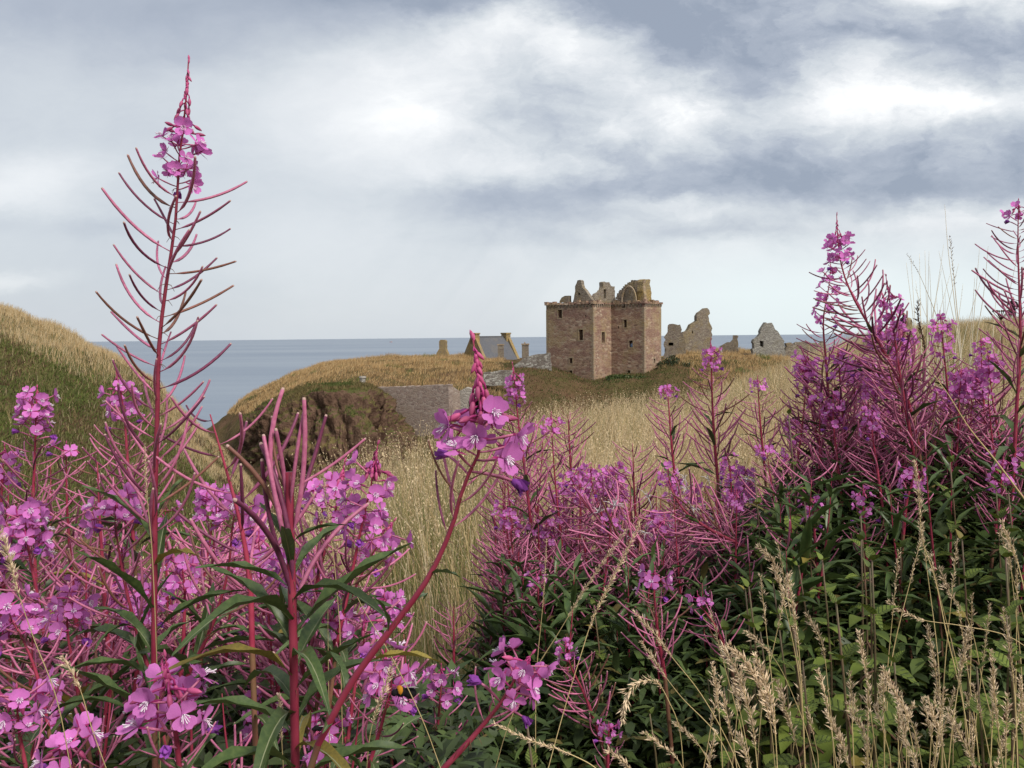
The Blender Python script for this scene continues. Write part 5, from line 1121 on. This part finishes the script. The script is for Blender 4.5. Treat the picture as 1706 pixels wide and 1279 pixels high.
BIG = [([(1264,911),(1282,928),(1297,965),(1307,1006),(1330,1120),(1342,1290)], 1.2, .28, 11, 'nodding seed head highest in the lower right group'),
 ([(1314,961),(1320,1006),(1330,1073),(1336,1160),(1342,1300)], 1.15, .36, 9, 'upright slim seed head right of the nodding one'),
 ([(1206,1080),(1226,1115),(1250,1190),(1264,1300)], .95, .75, 15, 'thick pale seed head at the left of the lower right group'),
 ([(1214,1076),(1244,1105),(1272,1160),(1294,1300)], .98, .62, 15, 'thick pale seed head bending left beside its twin'),
 ([(1258,1092),(1276,1140),(1291,1220),(1296,1300)], .95, .66, 14, 'thick upright pale seed head right of the bending pair'),
 ([(1295,1135),(1310,1185),(1326,1238),(1340,1310)], .98, .6, 13, 'pale seed head leaning left before the nettle leaves'),
 ([(1344,1023),(1366,1064),(1380,1150),(1392,1310)], 1.2, .3, 10, 'short bent seed head under the hanging nettle leaves'),
 ([(1363,1118),(1376,1164),(1390,1250),(1400,1320)], 1.1, .36, 10, 'small seed head left of the lower middle of the group'),
 ([(1377,1188),(1405,1246),(1425,1330)], .95, .65, 13, 'dense seed head low at the bottom edge'),
 ([(1413,1172),(1442,1230),(1462,1330)], 1.0, .55, 11, 'slanting seed head low beside the dense one'),
 ([(1471,1114),(1490,1152),(1514,1194),(1545,1330)], 1.0, .46, 12, 'long seed head slanting down to the right in the group'),
 ([(1431,1056),(1441,1106),(1452,1200),(1470,1330)], 1.15, .3, 10, 'seed head below the big rounded nettle leaf'),
 ([(1545,1044),(1557,1106),(1566,1184),(1572,1330)], 1.1, .52, 10, 'slim long seed head right of the slanting ones'),
 ([(1545,1164),(1566,1226),(1584,1330)], 1.05, .5, 11, 'seed head at the bottom under the slim long one'),
 ([(1613,1048),(1600,1122),(1588,1200),(1576,1330)], 1.05, .36, 12, 'seed head leaning right with a fluffy middle'),
 ([(1651,1085),(1661,1197),(1678,1330)], 1.05, .55, 9, 'straight seed head near the right edge'),
 ([(1578,1184),(1620,1267),(1645,1340)], .95, .65, 12, 'heavy seed head at the bottom near the right corner'),
 ([(1671,1015),(1686,1110),(1697,1310)], 1.1, .42, 9, 'thin seed head at the right edge above the straight one'),
 ([(1243,1052),(1277,1081),(1330,1180),(1372,1330)], 1.15, .22, 10, 'seed head pointing left over the shaded nettle'),
 ([(1524,770),(1531,829),(1538,905),(1553,948),(1578,1060),(1604,1170),(1622,1310)], 1.3, .26, 9, 'tall seed head standing among the right nettles'),
 ([(1566,948),(1578,982),(1607,1023),(1640,1150),(1682,1310)], 1.3, .2, 10, 'small drooping head right of the tall seed head'),
 ([(1480,1003),(1520,1027),(1600,1042),(1680,1060),(1760,1120)], 1.3, .24, 8, 'seed head lying sideways over the nettle leaves'),
 ([(1669,870),(1692,928),(1722,1060)], 1.3, .4, 9, 'seed head drooping at the right edge under the thicket'),
 ([(1187,1105),(1197,1180),(1206,1320)], 1.1, .4, 9, 'slim seed head left of the thick pale ones'),
 ([(1044,882),(1020,915),(995,950),(960,1005),(928,1058),(895,1110),(850,1200),(820,1300)], 1.05, .38, 7, 'long slanting seed head, left one of the crossing pair'),
 ([(1065,875),(1048,910),(1030,945),(1008,990),(988,1030),(968,1090),(935,1200),(908,1300)], 1.0, .42, 8, 'long slanting seed head, right one of the crossing pair'),
 ([(911,900),(905,1000),(895,1105),(892,1300)], 1.15, .3, 4, 'bare thin stalk standing left of the crossing pair'),
 ([(1057,1020),(1090,1055),(1120,1095),(1160,1145),(1215,1240),(1245,1310)], 1.2, .3, 9, 'seed head leaning left under the spreading pods'),
 ([(1070,1070),(1100,1115),(1130,1155),(1195,1225),(1235,1310)], 1.15, .26, 9, 'seed head leaning left below its neighbour in the dark thicket'),
 ([(1037,1200),(1042,1168),(1058,1140),(1086,1133),(1120,1180),(1142,1310)], 1.05, .42, 12, 'drooping hooked seed head at the bottom centre'),
 ([(1075,1222),(1100,1240),(1126,1262),(1155,1330)], 1.0, .5, 11, 'seed head near the bottom edge right of the hooked one'),
 ([(1015,1252),(1035,1266),(1052,1284),(1064,1330)], .95, .6, 12, 'seed head touching the bottom edge left of centre group'),
 ([(825,1206),(875,1230),(940,1252),(1000,1287),(1022,1330)], .9, .58, 8, 'seed head lying flat across the bottom centre'),
 ([(1125,1205),(1160,1236),(1202,1320)], 1.05, .4, 9, 'small seed head between hooked one and thick pale ones'),
 ([(1700,1130),(1704,1200),(1712,1320)], 1.0, .5, 10, 'seed head cut by the right edge near the corner'),
 ([(1505,1230),(1520,1260),(1532,1330)], .95, .6, 10, 'low seed head at the bottom edge under the long slanting one'),
 ([(1230,1225),(1240,1250),(1262,1330)], .9, .6, 13, 'low seed head at the bottom edge under the thick pale ones')]
for pts, d, hd_, wd, lab in BIG: S(lab, pts, d, hd_, wd)
LG = 'seed grasses of the left clump'
S('brown seed head on a long stalk at the far left', [(2,885),(15,930),(30,985),(55,1060),(90,1150),(122,1300)], .75, .26, 13, 1, LG)
S('small pale seed head right of the long left stalk', [(105,1095),(132,1145),(152,1210),(188,1310)], .85, .3, 11, 1, LG)
S('pale seed head in front of the tall red stem', [(241,742),(243,800),(252,900),(258,1010)], 1.0, .36, 6, .8, LG)
S('thin seed stalk leaning across behind the broken stem', [(520,825),(545,880),(575,950),(598,1000),(650,1090),(700,1190),(745,1310)], .85, .2, 8, .8, LG)
S('seed head by the bumblebee flower', [(655,1105),(640,1150),(622,1200),(608,1310)], .85, .5, 11, 1, LG)
S('pale seed head low beside the broken stem', [(465,1160),(468,1210),(474,1310)], .95, .5, 9, 1, LG)
S('orange bare stalk right of the broken stem', [(546,1010),(547,1100),(550,1310)], .9, .12, 3, .6, LG)
S('seed head left of the straight pods at clump height', [(538,790),(545,850),(556,930),(566,1040)], 1.2, .4, 7, .9, LG)
SG = 'tall pale grasses on the crest at the right'
S('tallest pale grass reaching into the cloud on the right', [(1574,342),(1580,420),(1590,500),(1600,600),(1602,690)], 5, .3, 2, .4, SG, st='palestraw', hm='palestraw', lw=1.4)
S('pale grass with small brown seed clumps against the sky', [(1582,396),(1587,440),(1594,510),(1602,600),(1604,690)], 5, .3, 6, .3, SG, st='palestraw', hm='browndock', lw=1.6)
S('pale grass bending left with a dark spikelet', [(1512,424),(1528,450),(1548,495),(1572,560),(1590,680)], 5, .16, 4, .4, SG, st='palestraw', hm='browndock', lw=1.4)
S('pale grass leaning right on the crest', [(1646,412),(1640,480),(1628,560),(1618,690)], 5, .3, 2, .4, SG, st='palestraw', hm='palestraw', lw=1.3)
rg = random.Random(12)
for i in range(22):
    b0 = rg.uniform(1530, 1650); tp = b0+rg.uniform(-55, 55)
    S('fine pale grass in the tall tuft on the crest', [(tp, rg.uniform(400, 510)), ((tp*.35+b0*.65), 570), (b0, 690)], rg.uniform(4.6, 5.6), .25, 1.6, .3, SG, st='palestraw', hm='palestraw', lw=1.15)
rg = random.Random(15)
for i in range(36):
    x = rg.uniform(1190, 1730); y = rg.uniform(1110, 1250); ln = rg.uniform(-70, 70)
    S('pale seed grass massed at the lower right corner', [(x, y), (x+ln*.3, y+70), (x+ln*.7, y+170), (x+ln, 1350)], rg.uniform(1.0, 1.35), rg.uniform(.25, .45), rg.uniform(7, 11), .8)
for i in range(16):
    x = rg.uniform(1180, 1720); y = rg.uniform(860, 1050); ln = rg.uniform(-90, 90)
    S('thin seed grass threading the right nettles', [(x, y), (x+ln*.3, y+80), (x+ln*.8, y+220), (x+ln, y+380)], rg.uniform(1.35, 1.6), rg.uniform(.15, .3), rg.uniform(6, 9), .6, 'thin grasses in the right thicket', lw=1.7)
S('long bare stalk slanting through the right thicket', [(1545,612),(1575,650),(1613,710),(1661,770),(1706,830),(1760,900)], 1.5, .12, 7, .5, 'thin grasses in the right thicket', lw=3)
# dark dock-like seed stalk on the crest, and a dried umbel
dk = grass_stalk('dark seed stalk with brown clusters on the right crest', [(1530,503),(1529,520),(1533,545),(1540,575),(1538,620)], 3.5, .85, 7, 1.1, None, 'browndock', 'browndock', 2.5); dk.name = 'dock'; dk['category'] = 'seed stalk'
um_t = P(1668, 519, 6); um = empty('umbel_plant', Vector((um_t.x, um_t.y, gz(um_t.x, um_t.y))), 'dried umbel head on the right crest', 'plant'); h = um_t.z-um.location.z
b = MB(); b.tube([(0,0,0),(0.03,0,h*.6),(0,0,h-.06)], .006, 5); b.build('stem', M['browndock'], um)
b = MB()
for i in range(14):
    a = i*2.4; r_ = .06*math.sqrt((i+1)/14); e = Vector((r_*math.cos(a), r_*math.sin(a), h-.008*r_)); b.tube([(0,0,h-.06), e], .0025, 3); b.tube([e, e+Vector((0,0,.012))], [.008,.004], 5)
b.build('flower_head', M['browndock'], um)

# ------------------------------------------------------------------ dark shrub at the foot of the keep
def shrub(label, c, rad, cnt, cols, seed):
    rg = np.random.default_rng(seed); root = empty('shrub', c, label, 'shrub'); b = MB()
    for i in range(5):
        a = i*1.3; b.tube([(0,0,-.6),(rad[0]*.3*math.cos(a), rad[1]*.3*math.sin(a), rad[2]*.4),(rad[0]*.6*math.cos(a), rad[1]*.6*math.sin(a), rad[2]*.9)], [.09,.06,.02], 5)
    b.build('stem', M['browndock'], root)
    lob = rg.normal(0, .36, (9, 3)); lob[:, 2] = np.abs(lob[:, 2]); k = rg.integers(0, 9, cnt)
    v = rg.normal(0, 1, (cnt, 3)); v /= np.linalg.norm(v, axis=1)[:, None]; p = (lob[k]+v*(.55*rg.uniform(.05, 1, cnt)**.4)[:, None])*np.array(rad)
    p[:, 2] = np.maximum(p[:, 2], -.3); e1 = rg.normal(0, .10, (cnt, 3)); e2 = rg.normal(0, .075, (cnt, 3))
    V = np.stack([p-e1, p+e2, p+e1, p-e2], 1).reshape(-1, 3); Fq = np.arange(cnt*4).reshape(-1, 4); C3 = np.repeat(pal(cnt, cols, rg.random(cnt)), 4, 0)
    link('foliage', mesh_np('foliage', V, Fq, [M['under']], C3), root)
q = P(1122, 618, 152); shrub('dark green bush against the right foot of the keep', q, (2.5, 2.0, 2.3), 6000, [(.035,.05,.018),(.05,.065,.024),(.03,.042,.016)], 3)
q = P(1035, 634, 146); shrub('low bright green bush at the front corner of the keep', q, (3.6, 1.4, .9), 4500, [(.06,.09,.022),(.08,.11,.03),(.05,.07,.02)], 4)

# ------------------------------------------------------------------ bumblebee and fly
bc = P(668, 1152, .93); bee = empty('bumblebee', bc, 'bumblebee feeding on the pink flowers at the bottom', 'bee'); bee.rotation_euler = (0, .2, .5)
fur = lambda n, c: mat(n, base=c, rough=1, spec=.05)
def blob(p, r, m, nm, par):
    b = MB(); k1, k2 = 12, 8; b.add([Vector(p)+Vector((r[0]*math.sin(t)*math.cos(f), r[1]*math.sin(t)*math.sin(f), r[2]*math.cos(t))) for t in np.linspace(.05, math.pi-.05, k2) for f in np.linspace(0, 2*math.pi, k1, endpoint=False)], [(i*k1+j, i*k1+(j+1) % k1, (i+1)*k1+(j+1) % k1, (i+1)*k1+j) for i in range(k2-1) for j in range(k1)]); return b.build(nm, m, par)
kb = fur('bee_black_fur', (.012,.011,.012)); ko = fur('bee_orange_fur', (.40,.17,.02))
def ins(par, s, tail):
    blob((0,0,0), (.0055*s,.0045*s,.0045*s), kb, 'thorax', par); blob((.0085*s,0,-.001*s), (.0065*s,.005*s,.0048*s), kb, 'abdomen', par); blob((-.006*s,0,-.001*s), (.0026*s,.003*s,.003*s), kb, 'head', par)
    if tail: blob((-.0015*s,0,.001*s), (.003*s,.0048*s,.0044*s), ko, 'collar', par)
    wm = mat('insect_wing', base=(.25,.22,.2), rough=.3)
    for sg in (1, -1):
        b = MB(); b.add([(0,sg*.002*s,.004*s),(.006*s,sg*.007*s,.006*s),(.013*s,sg*.008*s,.006*s),(.010*s,sg*.003*s,.0058*s)], [(0,1,2,3)]); b.build('wing', wm, par)
        b = MB()
        for q in (-.003, 0, .003): b.tube([(q*s,sg*.003*s,-.003*s),(q*1.6*s,sg*.007*s,-.003*s),(q*2*s,sg*.008*s,-.008*s)], .0004*s, 3)
        b.build('leg', kb, par)
ins(bee, 1.25, True)
fl_ = empty('fly', P(527, 1213, .775), 'small dark fly sitting on a big leaf by the broken stem', 'fly'); fl_.rotation_euler = (.3, .3, 1.0); ins(fl_, .55, False)
